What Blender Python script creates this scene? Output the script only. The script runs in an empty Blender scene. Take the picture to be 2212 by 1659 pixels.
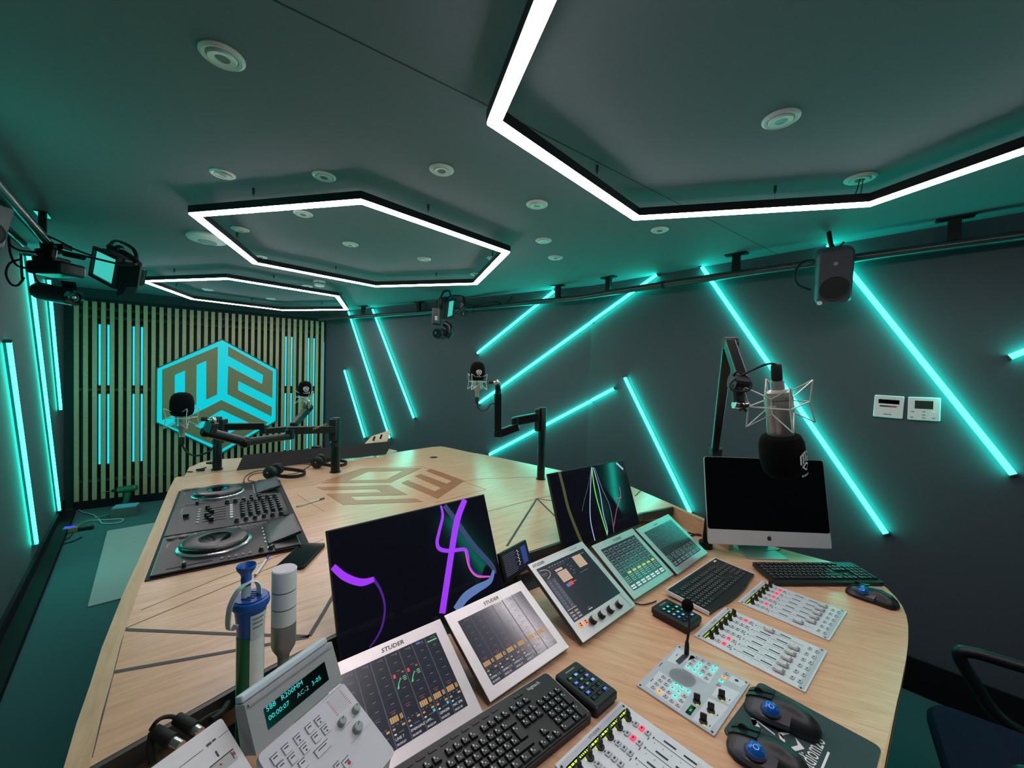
import bpy, bmesh, math, random
from mathutils import Matrix, Vector
random.seed(7)
R = math.radians
SC = bpy.context.scene
COL = SC.collection
# ---------------------------------------------------------------- camera
CZ = 1.62
FPX = 861.74
CR = Vector((0.99963274, 0.00067967, 0.02709098))
CU = Vector((-0.0270995, 0.02507133, 0.99931829))
CF = Vector((0.0, 0.99968543, -0.02508054))
cam = bpy.data.cameras.new('camera'); cam.sensor_fit = 'HORIZONTAL'; cam.sensor_width = 36.0
cam.lens = 36.0*FPX/2212.0; cam.clip_start = 0.02; cam.clip_end = 60
camo = bpy.data.objects.new('camera', cam); COL.objects.link(camo)
camo.matrix_world = Matrix(((CR.x, CU.x, -CF.x, 0), (CR.y, CU.y, -CF.y, 0), (CR.z, CU.z, -CF.z, CZ), (0, 0, 0, 1)))
SC.camera = camo
# ---------------------------------------------------------------- world, exposure
w = bpy.data.worlds.new('world'); SC.world = w; w.use_nodes = True
w.node_tree.nodes['Background'].inputs[0].default_value = (0.02, 0.03, 0.035, 1)
w.node_tree.nodes['Background'].inputs[1].default_value = 0.2
SC.view_settings.view_transform = 'Standard'; SC.view_settings.look = 'None'
EXPO = 1.0; KX = 2.0**-EXPO
SC.view_settings.exposure = EXPO; SC.view_settings.gamma = 1.0; SC.view_settings.use_curve_mapping = False
E_TEAL, E_CYAN, E_HEX = 13.0, .55, 16.0       # light output of LED bars, blue-cyan wall LEDs, hexagon lamps

# ---------------------------------------------------------------- measuring helpers (a photo pixel -> a point on a plane of the room)
def ray(px, py): return CR*((px-1106.0)/FPX) + CU*((829.5-py)/FPX) + CF
def atz(px, py, z):
    d = ray(px, py); t = (z-CZ)/d.z
    return Vector((d.x*t, d.y*t, z))
def atp(px, py, p, n):
    d = ray(px, py); o = Vector((0, 0, CZ)); t = (Vector(p)-o).dot(n)/d.dot(n)
    return o+d*t

def atd(px, py, dep):
    d = ray(px, py); t = dep/d.y
    return Vector((d.x*t, dep, CZ+d.z*t))
# ---------------------------------------------------------------- materials
MATS = {}
def rgb(r, g, b):
    f = lambda c: (c/255/12.92) if c/255 <= .04045 else ((c/255+.055)/1.055)**2.4
    return (f(r), f(g), f(b), 1)
def mat(name, col, rough=.5, metal=0., emit=None, es=1., noise=.06, scale=40., bump=0., spec=.5, coat=0.):
    if name in MATS: return MATS[name]
    m = bpy.data.materials.new(name); m.use_nodes = True; nt = m.node_tree; b = nt.nodes['Principled BSDF']
    if len(col) == 3: col = rgb(*col)
    b.inputs['Base Color'].default_value = col; b.inputs['Roughness'].default_value = rough; b.inputs['Metallic'].default_value = metal
    b.inputs['Specular IOR Level'].default_value = spec; b.inputs['Coat Weight'].default_value = coat
    if emit is not None:
        if max(emit) > 1.5: emit = rgb(*emit)[:3]
        b.inputs['Emission Color'].default_value = (*emit[:3], 1); b.inputs['Emission Strength'].default_value = es
    elif noise:
        tc = nt.nodes.new('ShaderNodeTexCoord'); n = nt.nodes.new('ShaderNodeTexNoise'); n.inputs['Scale'].default_value = scale; n.inputs['Detail'].default_value = 3
        nt.links.new(tc.outputs['Object'], n.inputs['Vector'])
        mx = nt.nodes.new('ShaderNodeMix'); mx.data_type = 'RGBA'
        mx.inputs[6].default_value = tuple(c*(1-noise) for c in col[:3])+(1,); mx.inputs[7].default_value = tuple(min(1, c*(1+noise)) for c in col[:3])+(1,)
        nt.links.new(n.outputs['Fac'], mx.inputs[0]); nt.links.new(mx.outputs[2], b.inputs['Base Color'])
        if bump:
            bp = nt.nodes.new('ShaderNodeBump'); bp.inputs['Strength'].default_value = bump; bp.inputs['Distance'].default_value = .002
            nt.links.new(n.outputs['Fac'], bp.inputs['Height']); nt.links.new(bp.outputs[0], b.inputs['Normal'])
    MATS[name] = m; return m
def wood(name, c1, c2, ang=0., rough=.38, stretch=9., scale=7., coat=.0, spec=.5):
    m = bpy.data.materials.new(name); m.use_nodes = True; nt = m.node_tree; b = nt.nodes['Principled BSDF']
    tc = nt.nodes.new('ShaderNodeTexCoord'); mp = nt.nodes.new('ShaderNodeMapping'); mp.inputs['Rotation'].default_value[2] = -R(ang)
    mp2 = nt.nodes.new('ShaderNodeMapping'); mp2.inputs['Scale'].default_value = (1, stretch, stretch)
    nt.links.new(tc.outputs['Object'], mp.inputs[0]); nt.links.new(mp.outputs[0], mp2.inputs[0])
    n = nt.nodes.new('ShaderNodeTexNoise'); n.inputs['Scale'].default_value = scale; n.inputs['Detail'].default_value = 8; n.inputs['Roughness'].default_value = .65; n.inputs['Distortion'].default_value = .6
    nt.links.new(mp2.outputs[0], n.inputs['Vector'])
    cr = nt.nodes.new('ShaderNodeValToRGB'); cr.color_ramp.elements[0].position = .32; cr.color_ramp.elements[1].position = .68
    cr.color_ramp.elements[0].color = rgb(*c1); cr.color_ramp.elements[1].color = rgb(*c2)
    nt.links.new(n.outputs['Fac'], cr.inputs[0]); nt.links.new(cr.outputs[0], b.inputs['Base Color'])
    bp = nt.nodes.new('ShaderNodeBump'); bp.inputs['Strength'].default_value = .12; bp.inputs['Distance'].default_value = .002
    nt.links.new(n.outputs['Fac'], bp.inputs['Height']); nt.links.new(bp.outputs[0], b.inputs['Normal'])
    b.inputs['Roughness'].default_value = rough; b.inputs['Coat Weight'].default_value = coat; b.inputs['Specular IOR Level'].default_value = spec
    MATS[name] = m; return m
def em(name, r, g, b, k=1., rough=.35):      # lit screen pixels / small lamps that read as this colour in the photo
    m = mat(name, tuple(c*.12 for c in (r, g, b)), rough, emit=(r, g, b), es=KX*k, noise=0); m.cycles.emission_sampling = 'NONE'; return m
def carpet(name, c, sc=260., bump=.6):
    m = mat(name, c, rough=.95, noise=.35, scale=sc, bump=bump, spec=.1); return m
M_blk = mat('black_plastic', (20, 21, 23), .45)
M_blk2 = mat('black_satin_metal', (16, 17, 19), .32, .3)
M_rub = mat('black_rubber', (14, 14, 15), .7)
M_foam = mat('black_foam', (13, 13, 15), .95, noise=.4, scale=500, bump=.8, spec=.1)
M_dgrey = mat('dark_grey_plastic', (52, 53, 56), .45)
M_grey = mat('mid_grey_plastic', (120, 121, 125), .45)
M_lgrey = mat('light_grey_plastic', (196, 196, 198), .4)
M_white = mat('white_plastic', (226, 226, 226), .4)
M_alu = mat('brushed_aluminium', (196, 192, 190), .38, .75)
M_chrome = mat('nickel', (205, 200, 196), .25, .9)
M_panel = mat('silver_panel', (214, 216, 222), .42, .12)
M_panel2 = mat('silver_panel_darker', (184, 190, 198), .45, .12)  # second, slightly darker silver of the two-tone panels
M_glass = mat('black_glass', (6, 6, 8), .05, noise=0)
M_gloss = mat('black_gloss', (10, 10, 12), .12, noise=0)
M_ink = mat('dark_print', (38, 38, 42), .5, noise=0)
M_inkw = mat('white_print', (225, 225, 225), .5, noise=0)
M_teal = mat('teal_led', (10, 40, 34), .3, emit=(.010, 1.0, .72), es=E_TEAL)
M_cyan = mat('cyan_led', (10, 30, 40), .3, emit=(.01, .72, 1.0), es=E_CYAN)
M_cyang = mat('cyan_plate_glow', (10, 40, 44), .3, emit=(.0, .58, .66), es=KX)
for _m in (M_teal, M_cyan, M_cyang): _m.cycles.emission_sampling = 'FRONT_BACK'
M_hexl = mat('white_led', (240, 235, 235), .3, emit=(1.0, .9, .92), es=E_HEX); M_hexl.cycles.emission_sampling = 'FRONT_BACK'

# ---------------------------------------------------------------- mesh builder: many shapes -> ONE mesh object
ID = Matrix.Identity(4)
FONT_CACHE = {}
class MB:
    def __init__(s, M=None): s.bm = bmesh.new(); s.M = M or ID
    def _add(s, verts, faces, mi=0, M=None):
        T = s.M @ M if M is not None else s.M
        vs = [s.bm.verts.new(T @ Vector(v)) for v in verts]
        for f in faces:
            try: fc = s.bm.faces.new([vs[i] for i in f]); fc.material_index = mi
            except ValueError: pass
        return vs
    def box(s, c, d, mi=0, M=None, bev=0., seg=2):
        x, y, z = d[0]/2, d[1]/2, d[2]/2
        v = [(c[0]+a*x, c[1]+b*y, c[2]+e*z) for e in (-1, 1) for b in (-1, 1) for a in (-1, 1)]
        f = [(0, 2, 3, 1), (4, 5, 7, 6), (0, 1, 5, 4), (2, 6, 7, 3), (0, 4, 6, 2), (1, 3, 7, 5)]
        if not bev: s._add(v, f, mi, M); return s
        b = bmesh.new(); vs = [b.verts.new(p) for p in v]
        for q in f: b.faces.new([vs[i] for i in q])
        bmesh.ops.bevel(b, geom=b.edges[:], offset=bev, segments=seg, profile=.5, affect='EDGES')
        b.verts.index_update()
        s._add([p.co.copy() for p in b.verts], [[q.index for q in fc.verts] for fc in b.faces], mi, M); b.free(); return s
    def cyl(s, p0, p1, r0, r1=None, seg=20, mi=0, M=None, caps=True):
        p0, p1 = Vector(p0), Vector(p1); r1 = r0 if r1 is None else r1
        a = (p1-p0).normalized(); u = a.orthogonal().normalized(); w_ = a.cross(u)
        v = []
        for p, r in ((p0, r0), (p1, r1)):
            v += [p+(u*math.cos(2*math.pi*i/seg)+w_*math.sin(2*math.pi*i/seg))*r for i in range(seg)]
        f = [(i, (i+1) % seg, seg+(i+1) % seg, seg+i) for i in range(seg)]
        if caps: f += [tuple(range(seg))[::-1], tuple(range(seg, 2*seg))]
        s._add(v, f, mi, M); return s
    def lathe(s, prof, o=(0, 0, 0), ax=(0, 0, 1), seg=28, mi=0, M=None):
        o = Vector(o); a = Vector(ax).normalized(); u = a.orthogonal().normalized(); w_ = a.cross(u); v = []; f = []
        for r, h in prof: v += [o+a*h+(u*math.cos(2*math.pi*i/seg)+w_*math.sin(2*math.pi*i/seg))*max(r, 1e-5) for i in range(seg)]
        for k in range(len(prof)-1):
            for i in range(seg): f.append((k*seg+i, k*seg+(i+1) % seg, (k+1)*seg+(i+1) % seg, (k+1)*seg+i))
        f += [tuple(range(seg))[::-1], tuple(range((len(prof)-1)*seg, len(prof)*seg))]
        s._add(v, f, mi, M); return s
    def tube(s, pts, r, seg=8, mi=0, M=None, closed=False, smooth=0):
        P = [Vector(p) for p in pts]
        if smooth: P = spline(P, smooth)
        n = len(P); v = []; f = []; u = None
        for i in range(n):
            a, b = (P[(i-1) % n], P[(i+1) % n]) if closed else (P[max(i-1, 0)], P[min(i+1, n-1)])
            t = (b-a).normalized()
            if u is None: u = t.orthogonal().normalized()
            else:
                u = u-t*u.dot(t)
                u = u.normalized() if u.length > 1e-6 else t.orthogonal().normalized()
            w_ = t.cross(u)
            rr = r[i] if isinstance(r, (list, tuple)) and len(r) == n else (r if not isinstance(r, (list, tuple)) else r[0])
            v += [P[i]+(u*math.cos(2*math.pi*k/seg)+w_*math.sin(2*math.pi*k/seg))*rr for k in range(seg)]
        for i in range(n if closed else n-1):
            j = (i+1) % n
            for k in range(seg): f.append((i*seg+k, i*seg+(k+1) % seg, j*seg+(k+1) % seg, j*seg+k))
        if not closed: f += [tuple(range(seg))[::-1], tuple(range((n-1)*seg, n*seg))]
        s._add(v, f, mi, M); return s
    def prism(s, pts, z0, z1, mi=0, M=None):          # polygon in local xy, extruded z0..z1
        n = len(pts); v = [(p[0], p[1], z0) for p in pts]+[(p[0], p[1], z1) for p in pts]
        f = [tuple(range(n))[::-1], tuple(range(n, 2*n))]+[(i, (i+1) % n, n+(i+1) % n, n+i) for i in range(n)]
        s._add(v, f, mi, M); return s
    def loft(s, rings, mi=0, M=None):                  # rings of equal vertex count -> skin with caps
        n = len(rings[0]); v = [p for r in rings for p in r]; f = []
        for k in range(len(rings)-1):
            for i in range(n): f.append((k*n+i, k*n+(i+1) % n, (k+1)*n+(i+1) % n, (k+1)*n+i))
        f += [tuple(range(n))[::-1], tuple(range((len(rings)-1)*n, len(rings)*n))]
        s._add(v, f, mi, M); return s
    def rect(s, x0, y0, x1, y1, z, mi=0, M=None):
        s._add([(x0, y0, z), (x1, y0, z), (x1, y1, z), (x0, y1, z)], [(0, 1, 2, 3)], mi, M); return s
    def quad(s, a, b, c, d, mi=0, M=None): s._add([a, b, c, d], [(0, 1, 2, 3)], mi, M); return s
    def sphere(s, c, r, seg=20, mi=0, M=None):
        r = r if isinstance(r, (tuple, list)) else (r, r, r); b = bmesh.new(); bmesh.ops.create_uvsphere(b, u_segments=seg, v_segments=seg//2, radius=1); b.verts.index_update()
        s._add([(c[0]+p.co.x*r[0], c[1]+p.co.y*r[1], c[2]+p.co.z*r[2]) for p in b.verts], [[q.index for q in fc.verts] for fc in b.faces], mi, M); b.free(); return s
    def text(s, body, x, y, z, size, mi=0, M=None, ext=0., ang=0., align='LEFT', sx=1., shear=0., bold=0.):
        key = (body, align, shear, round(ext/size, 5), bold)
        if key not in FONT_CACHE:
            c = bpy.data.curves.new('lettering', 'FONT'); c.body = body; c.size = 1; c.align_x = align; c.shear = shear; c.extrude = ext/size; c.offset = bold; c.resolution_u = 2
            o = bpy.data.objects.new('lettering', c); me = bpy.data.meshes.new_from_object(o)
            FONT_CACHE[key] = ([v.co.copy() for v in me.vertices], [tuple(p.vertices) for p in me.polygons])
            bpy.data.objects.remove(o); bpy.data.curves.remove(c); bpy.data.meshes.remove(me)
        v, f = FONT_CACHE[key]
        T = Matrix.Translation((x, y, z)) @ Matrix.Rotation(R(ang), 4, 'Z') @ Matrix.Diagonal((size*sx, size, size, 1))
        s._add([T @ p for p in v], f, mi, M); return s
    def mesh(s, name, mats, smooth=False):
        me = bpy.data.meshes.new(name)
        bmesh.ops.recalc_face_normals(s.bm, faces=s.bm.faces[:]) if len(s.bm.faces) < 60000 else None
        if smooth:
            for fc in s.bm.faces: fc.smooth = True
        s.bm.to_mesh(me); s.bm.free()
        for m in (mats if isinstance(mats, (list, tuple)) else [mats]): me.materials.append(m)
        if smooth: me.set_sharp_from_angle(angle=R(38))
        return me
    def build(s, name, mats, parent=None, smooth=False, label=None, M=None):
        o = bpy.data.objects.new(name, s.mesh(name, mats, smooth)); COL.objects.link(o)
        if parent is not None: o.parent = parent
        if M is not None: o.matrix_local = M
        if label: o['label'] = label
        return o
def spline(P, n):
    P = [Vector(p) for p in P]; out = []
    for i in range(len(P)-1):
        p0, p1, p2, p3 = P[max(i-1, 0)], P[i], P[i+1], P[min(i+2, len(P)-1)]
        for k in range(n):
            t = k/n; out.append(.5*((2*p1)+(p2-p0)*t+(2*p0-5*p1+4*p2-p3)*t*t+(3*p1-p0-3*p2+p3)*t**3))
    out.append(P[-1]); return out
def place(me, name, parent, M, label=None):
    o = bpy.data.objects.new(name, me); COL.objects.link(o); o.parent = parent; o.matrix_local = M
    if label: o['label'] = label
    return o
def tag(o, label, cat, group=None, kind=None):
    o['label'] = label; o['category'] = cat
    if group: o['group'] = group
    if kind: o['kind'] = kind
    return o
def thing(name, label, cat, M=None, group=None):
    o = bpy.data.objects.new(name, None); COL.objects.link(o); o.empty_display_size = .05
    if M is not None: o.matrix_world = M
    return tag(o, label, cat, group)
def struct(o): o['kind'] = 'structure'; return o
T3 = lambda x, y, z: Matrix.Translation((x, y, z))
def fr(p, yaw, tilt=90.):
    """frame: x to the right, y up the face (leaning back by tilt from vertical), z out of the face"""
    y_, t = R(yaw), R(tilt); X = Vector((math.cos(y_), math.sin(y_), 0)); B = Vector((-math.sin(y_), math.cos(y_), 0))
    Y = B*math.sin(t)+Vector((0, 0, 1))*math.cos(t); Z = X.cross(Y)
    return Matrix(((X.x, Y.x, Z.x, p[0]), (X.y, Y.y, Z.y, p[1]), (X.z, Y.z, Z.z, p[2]), (0, 0, 0, 1)))
def axes(o, X, Y, Z): return Matrix(((X[0], Y[0], Z[0], o[0]), (X[1], Y[1], Z[1], o[1]), (X[2], Y[2], Z[2], o[2]), (0, 0, 0, 1)))
# ================================================================ ROOM
HC = 2.435                                      # ceiling height
V2 = lambda x, y: Vector((x, y, 0))
BEND = V2(.701, 3.615); DA = Vector((.6875, -.7262, 0)).normalized()      # right wall turns slightly at BEND
CORR = V2(-2.676, 5.770); SL = V2(-4.756, 4.327)                           # slat wall runs SL -> CORR
DS = (CORR-SL).normalized(); NS = Vector((DS.y, -DS.x, 0))                 # NS points into the room
NA = Vector((DA.y, -DA.x, 0)).normalized()
if NA.dot(-BEND) < 0: NA = -NA
DB = (CORR-BEND).normalized(); NB = Vector((DB.y, -DB.x, 0))
if NB.dot(-BEND) < 0: NB = -NB
_d = ray(137, 900); _n = Vector((_d.y, -_d.x, 0)); _t = -(SL.dot(_n))/(DS.dot(_n)); CL = SL+DS*_t
DL = Vector((.687, -.7266, 0)).normalized(); NL = Vector((-DL.y, DL.x, 0))
if NL.dot(-CL) < 0: NL = -NL
BACKO = -NS*.09                                 # the wall behind the slats stands 9 cm back
NEARL = CL+DL*8.6; NEARR = BEND+DA*6.6
M_wall = mat('wall_paint_charcoal', (62, 71, 79), .7, noise=.05, scale=60, bump=.15)
M_wallb = mat('wall_paint_dark', (30, 36, 40), .8, noise=.05, scale=60)
M_ceil = mat('ceiling_paint_grey', (98, 108, 116), .8, noise=.03, scale=30)
M_floor = carpet('carpet_grey', (54, 88, 92))
M_base = mat('skirting_dark', (15, 18, 21), .85, spec=.15)
def wall(name, p, q, n, m, z1=HC, z0=0., th=.1):
    o = -n*th; b = MB(); pts = [p, q, q+o, p+o]
    v = [(a.x, a.y, z0) for a in pts]+[(a.x, a.y, z1) for a in pts]
    b._add(v, [(0, 1, 2, 3), (4, 5, 6, 7), (0, 1, 5, 4), (1, 2, 6, 5), (2, 3, 7, 6), (3, 0, 4, 7)]); return struct(b.build(name, m))
wall('wall_right', BEND, NEARR, NA, M_wall)
wall('wall_rear_right', BEND, CORR+DB*.12, NB, M_wall)
wall('wall_back', CL+BACKO-DS*.15, CORR+BACKO+DS*.1, NS, M_wallb)
wall('wall_left', CL-DL*.12, NEARL, NL, M_wall)
NN = (NEARR-NEARL).normalized(); NN = Vector((-NN.y, NN.x, 0))
if NN.dot(-NEARL) < 0: NN = -NN
wall('wall_front', NEARL, NEARR, NN, M_wall)
outline = [CL-DL*.2-NL*.12, CORR-NS*.25+DB*.1, BEND-NA*.12-NB*.1, NEARR-NA*.1, NEARL-NL*.1]
b = MB(); b.prism(outline, -.06, 0.); struct(b.build('floor', M_floor))
b = MB(); b.prism(outline, HC, HC+.08)
# the fine joint in the ceiling board
for a, c in (((590, 0), (1060, 232)), ((1060, 232), (1700, 560))):
    p, q = atz(*a, HC-.0006), atz(*c, HC-.0006); d = (q-p).normalized(); s_ = Vector((-d.y, d.x, 0))*.0022
    b.quad(p-s_, q-s_, q+s_, p+s_, mi=1)
struct(b.build('ceiling', [M_ceil, mat('ceiling_joint', (44, 48, 50), .9)]))
# soffit above the slats
b = MB(); p, q = CL+NS*.0, CORR+NS*.0
b.prism([p, q, q+BACKO, p+BACKO], 2.33, HC-.001); struct(b.build('trim_1', M_wallb))
def skirting(name, p, q, n, h, t):
    b = MB(); b.prism([p, q, q+n*t, p+n*t], 0.001, h); return struct(b.build(name, M_base))
skirting('baseboard_right', BEND+DA*.02, NEARR-DA*.02, NA, .18, .012)
skirting('baseboard_rear_right', BEND+DB*.05, CORR-DB*.02, NB, .18, .012)
skirting('baseboard_back', SL+NS*.01, CORR+NS*.01-DS*.05, NS, .085, .012)
LEDGE = .10
# low dark ledge along the left wall
b = MB(); b.prism([CL+DL*.15+NL*.02, CL+DL*6.5+NL*.02, CL+DL*6.5+NL*LEDGE, CL+DL*.15+NL*LEDGE], .0, .045)
b.prism([CL+DL*.05, CL+DL*6.5, CL+DL*6.5+NL*.02, CL+DL*.05+NL*.02], 0., .13)
struct(b.build('baseboard_left', M_base))

# ---------------------------------------------------------------- slat wall
slat = thing('slatted_wall_panel', 'wall panel of upright pale wood slats behind the lit hexagonal logo', 'wall panel', T3(SL.x, SL.y, 0))
def wall_u(px, plane_p, d, n):     # pixel column -> distance along a wall line
    p = atp(px, 850, plane_p, n); return (p-plane_p).dot(d)
WS = axes((0, 0, 0), DS, Vector((0, 0, 1)), NS)          # local x along wall, y up, z into room (thing sits at SL)
u0 = 0.0; u1 = wall_u(698, SL, DS, NS); NSL = 36; SW = .036
pitch = (u1-u0-SW)/(NSL-1)
M_slat = wood('slat_wood', (144, 126, 96), (160, 142, 110), 90, .6, 5, 10)
b = MB(WS)
for i in range(NSL): b.box((u0+SW/2+i*pitch, (2.295+.09)/2, -.012), (SW, 2.295-.09, .022))
b.build('slats', M_slat, slat)
b = MB(WS)
for z in (.30, 1.32, 2.13, 2.22): b.box(((u0+u1)/2, z, -.034), (u1-u0, .035, .018))
b.build('battens', M_wallb, slat)
sf = lambda i: u0+SW/2+i*pitch+pitch/2                    # centre of a gap
ORD = ['leftmost', 'second from the left', 'third from the left', 'fourth from the left', 'fourth from the right', 'third from the right', 'second from the right', 'rightmost']
for k, px in enumerate((210, 228.6, 287, 305, 621, 634, 666.5, 678)):
    g = round((wall_u(px, SL, DS, NS)-u0-SW/2-pitch/2)/pitch); u = sf(g)
    for up in (1, 0):
        o = thing('slat_led_bar', '%s of eight cyan LED bars, %s row between the slats' % (ORD[k], 'upper' if up else 'lower'), 'LED light', T3(*(SL+DS*u+NS*-.03)) @ WS, 'cyan LED bars between the slats')
        z0, z1 = (1.34, 1.93) if up else (.50, 1.22)
        z0, z1 = [(1.36, 2.06), (.47, 1.28)][1-up]
        MB().box((0, (z0+z1)/2, -.012), (pitch-SW+.012, z1-z0, .006)).build('channel', M_blk, o)
        MB().box((0, (z0+z1)/2, -.001), (.017, z1-z0-.02, .012), bev=.004).build('diffuser', M_cyan, o, True)
o = thing('corner_led_line', 'thin blue vertical LED line in the corner right of the slat wall', 'LED light', T3(*(CORR-DS*.05-NS*.01)))
MB(WS).box((0, 1.38, 0), (.012, 1.25, .008)).build('diffuser', mat('dim_blue_led', (8, 20, 26), .4, emit=(.02, .25, .36), es=.8), o)

# ---------------------------------------------------------------- backlit logo on the slats
LP = SL+NS*.045
def lg(x, y):
    p = atp(330+x/5.184, 700+y/5.184, LP, NS); return ((p-SL).dot(DS), p.z)
sign = thing('logo_sign', 'large hexagonal backlit wooden logo sign with cyan glow on slat wall', 'sign', T3(SL.x, SL.y, 0))
hexo = [lg(*q) for q in ((775, 178), (1385, 512), (1378, 1085), (775, 1440), (42, 1100), (48, 500))]
b = MB(WS); b.prism(hexo, .006, .016); b.build('glow_plate', M_cyang, sign)  # plate itself glows, standing in for LED strips behind the letters
M_logo = wood('logo_wood', (116, 100, 72), (128, 112, 82), 90, .6, 6, 14)
pm = [(105, 512), (728, 252), (720, 790), (598, 848), (600, 410), (490, 458), (487, 900), (360, 960), (362, 520), (245, 570), (242, 1012), (103, 1078)]
p2_ = [(845, 250), (1345, 530), (1340, 830), (958, 637), (956, 742), (1335, 930), (1330, 1035), (835, 785), (845, 468), (1225, 672), (1238, 572), (842, 355)]
MB(WS).prism([lg(*q) for q in pm], .030, .045).build('letter_panel', M_logo, sign)
MB(WS).prism([lg(*q) for q in p2_], .030, .045).build('letter_panel', M_logo, sign)
oo = [(768, 852), (1290, 1105), (780, 1398), (195, 1145)]; oi = [(770, 962), (1080, 1105), (775, 1272), (470, 1142)]
b = MB(WS)
for i in range(4): b.prism([lg(*oo[i]), lg(*oo[(i+1) % 4]), lg(*oi[(i+1) % 4]), lg(*oi[i])], .030, .045)
b.build('letter_panel', M_logo, sign)
M_bord = mat('logo_border', (44, 70, 70), .6)
b = MB(WS)
ctr = (sum(p[0] for p in hexo)/6, sum(p[1] for p in hexo)/6)
for i in range(6):
    p, q = hexo[i], hexo[(i+1) % 6]; gro = lambda a, k: (ctr[0]+(a[0]-ctr[0])*k, ctr[1]+(a[1]-ctr[1])*k)
    b.prism([p, q, gro(q, 1.02), gro(p, 1.02)], .004, .030)
b.build('edge_frame', M_bord, sign)

# ---------------------------------------------------------------- LED bars on the walls
def led_bar(a, c, p0, n, label, wd=.026, group='teal LED bars on the walls', o=None, n2=None):
    if n2 is not None:                                         # a bar that runs over the bend of the wall
        x0 = 1280.0; k = (x0-a[0])/(c[0]-a[0]); m = (x0, a[1]+(c[1]-a[1])*k)
        o = led_bar(a, m, p0, n, label, wd, group); led_bar(m, c, p0, n2, label, wd, group, o); return
    P, Q = atp(*a, p0, n), atp(*c, p0, n); X = (Q-P).normalized(); Z = Vector(n).normalized(); Y = Z.cross(X); L = (Q-P).length
    if o is None:
        W0 = axes(P, X, Y, Z); o = thing('wall_led_bar', label, 'LED light', W0, group); o['w0'] = 1
        LEDW[o.name] = W0; B0 = ID
    else: B0 = LEDW[o.name].inverted() @ axes(P, X, Y, Z)
    del_ = o.pop('w0', None)
    MB(B0).box((L/2, 0, .006), (L, .012, .012)).build('channel', M_dgrey, o)
    pr = [(wd/2*math.cos(t), .0225+.010*math.sin(t)) for t in [2*math.pi*k/14 for k in range(14)]]
    b = MB(B0); b.loft([[(x, y, z) for y, z in pr] for x in (.001, L-.001)]); b.build('diffuser', M_teal, o, True)
    for x in (-.002, L+.002): MB(B0).box((x, 0, .017), (.004, wd+.002, .034)).build('end_cap', M_dgrey, o)
    return o
LEDW = {}
PA, PB, PL = BEND, BEND, CL
led_bar((747, 800), (791, 945), PB, NB, 'shortest teal LED bar beside the slat wall, on the far right-hand wall')
led_bar((756, 674), (845, 946), PB, NB, 'middle of three parallel teal LED bars beside the slat wall')
led_bar((808, 669), (897, 903), PB, NB, 'right one of three parallel teal LED bars beside the slat wall')
led_bar((1200, 629), (1034, 763), PB, NB, 'short teal LED bar slanting up to the ceiling above the middle microphone')
led_bar((1422, 594), (1038, 870), PA, NA, n2=NB, label='long teal LED bar rising from the middle microphone to the ceiling')
led_bar((1330, 839), (1060, 981), PA, NA, n2=NB, label='teal LED bar slanting behind the rightmost far microphone pole')
led_bar((1353, 816), (1494, 1106), PA, NA, 'teal LED bar that falls towards the desk left of the silver computer')
led_bar((1519, 578), (1914, 1150), PA, NA, 'long teal LED bar running behind the near hanging microphone')
led_bar((1791, 530), (2187, 1023), PA, NA, 'long teal LED bar running down from behind the loudspeaker')
led_bar((2180, 772), (2330, 712), PA, NA, 'teal LED bar whose lower tip enters at the right edge')
led_bar((51, 550), (121, 1102), PL, NL, 'longest teal LED bar on the left wall', .03)
led_bar((97, 602), (124, 884), PL, NL, 'teal LED bar on the left wall nearest the slat wall', .03)
led_bar((6, 737), (69, 1174), PL, NL, 'teal LED bar on the left wall nearest the left edge', .034)

def bar3(w0, w1, n, label):
    a = w0+n*.0; X = (w1-w0).normalized(); Y = n.cross(X); L = (w1-w0).length
    o = thing('wall_led_bar', label, 'LED light', axes(w0, X, Y, n), 'teal LED bars on the walls')
    MB().box((L/2, 0, .003), (L, .036, .006)).build('channel', M_dgrey, o)
    pr = [(.015*math.cos(t), .007+.017*math.sin(t)) for t in [math.pi*k/8 for k in range(9)]]
    b = MB(); b.loft([[(x, y, z) for y, z in pr] for x in (.001, L-.001)]); b.build('diffuser', M_teal, o, True)
wl = lambda s, z: CL+DL*s+Vector((0, 0, z)); wr = lambda s, z: BEND+DA*s+Vector((0, 0, z))
bar3(wl(4.4, 2.42), wl(3.9, 1.0), NL, 'teal LED bar on the left wall beside the viewer, out of the picture')
bar3(wr(4.6, 2.42), wr(4.0, .9), NA, 'teal LED bar on the right-hand wall outside the right edge')
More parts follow.
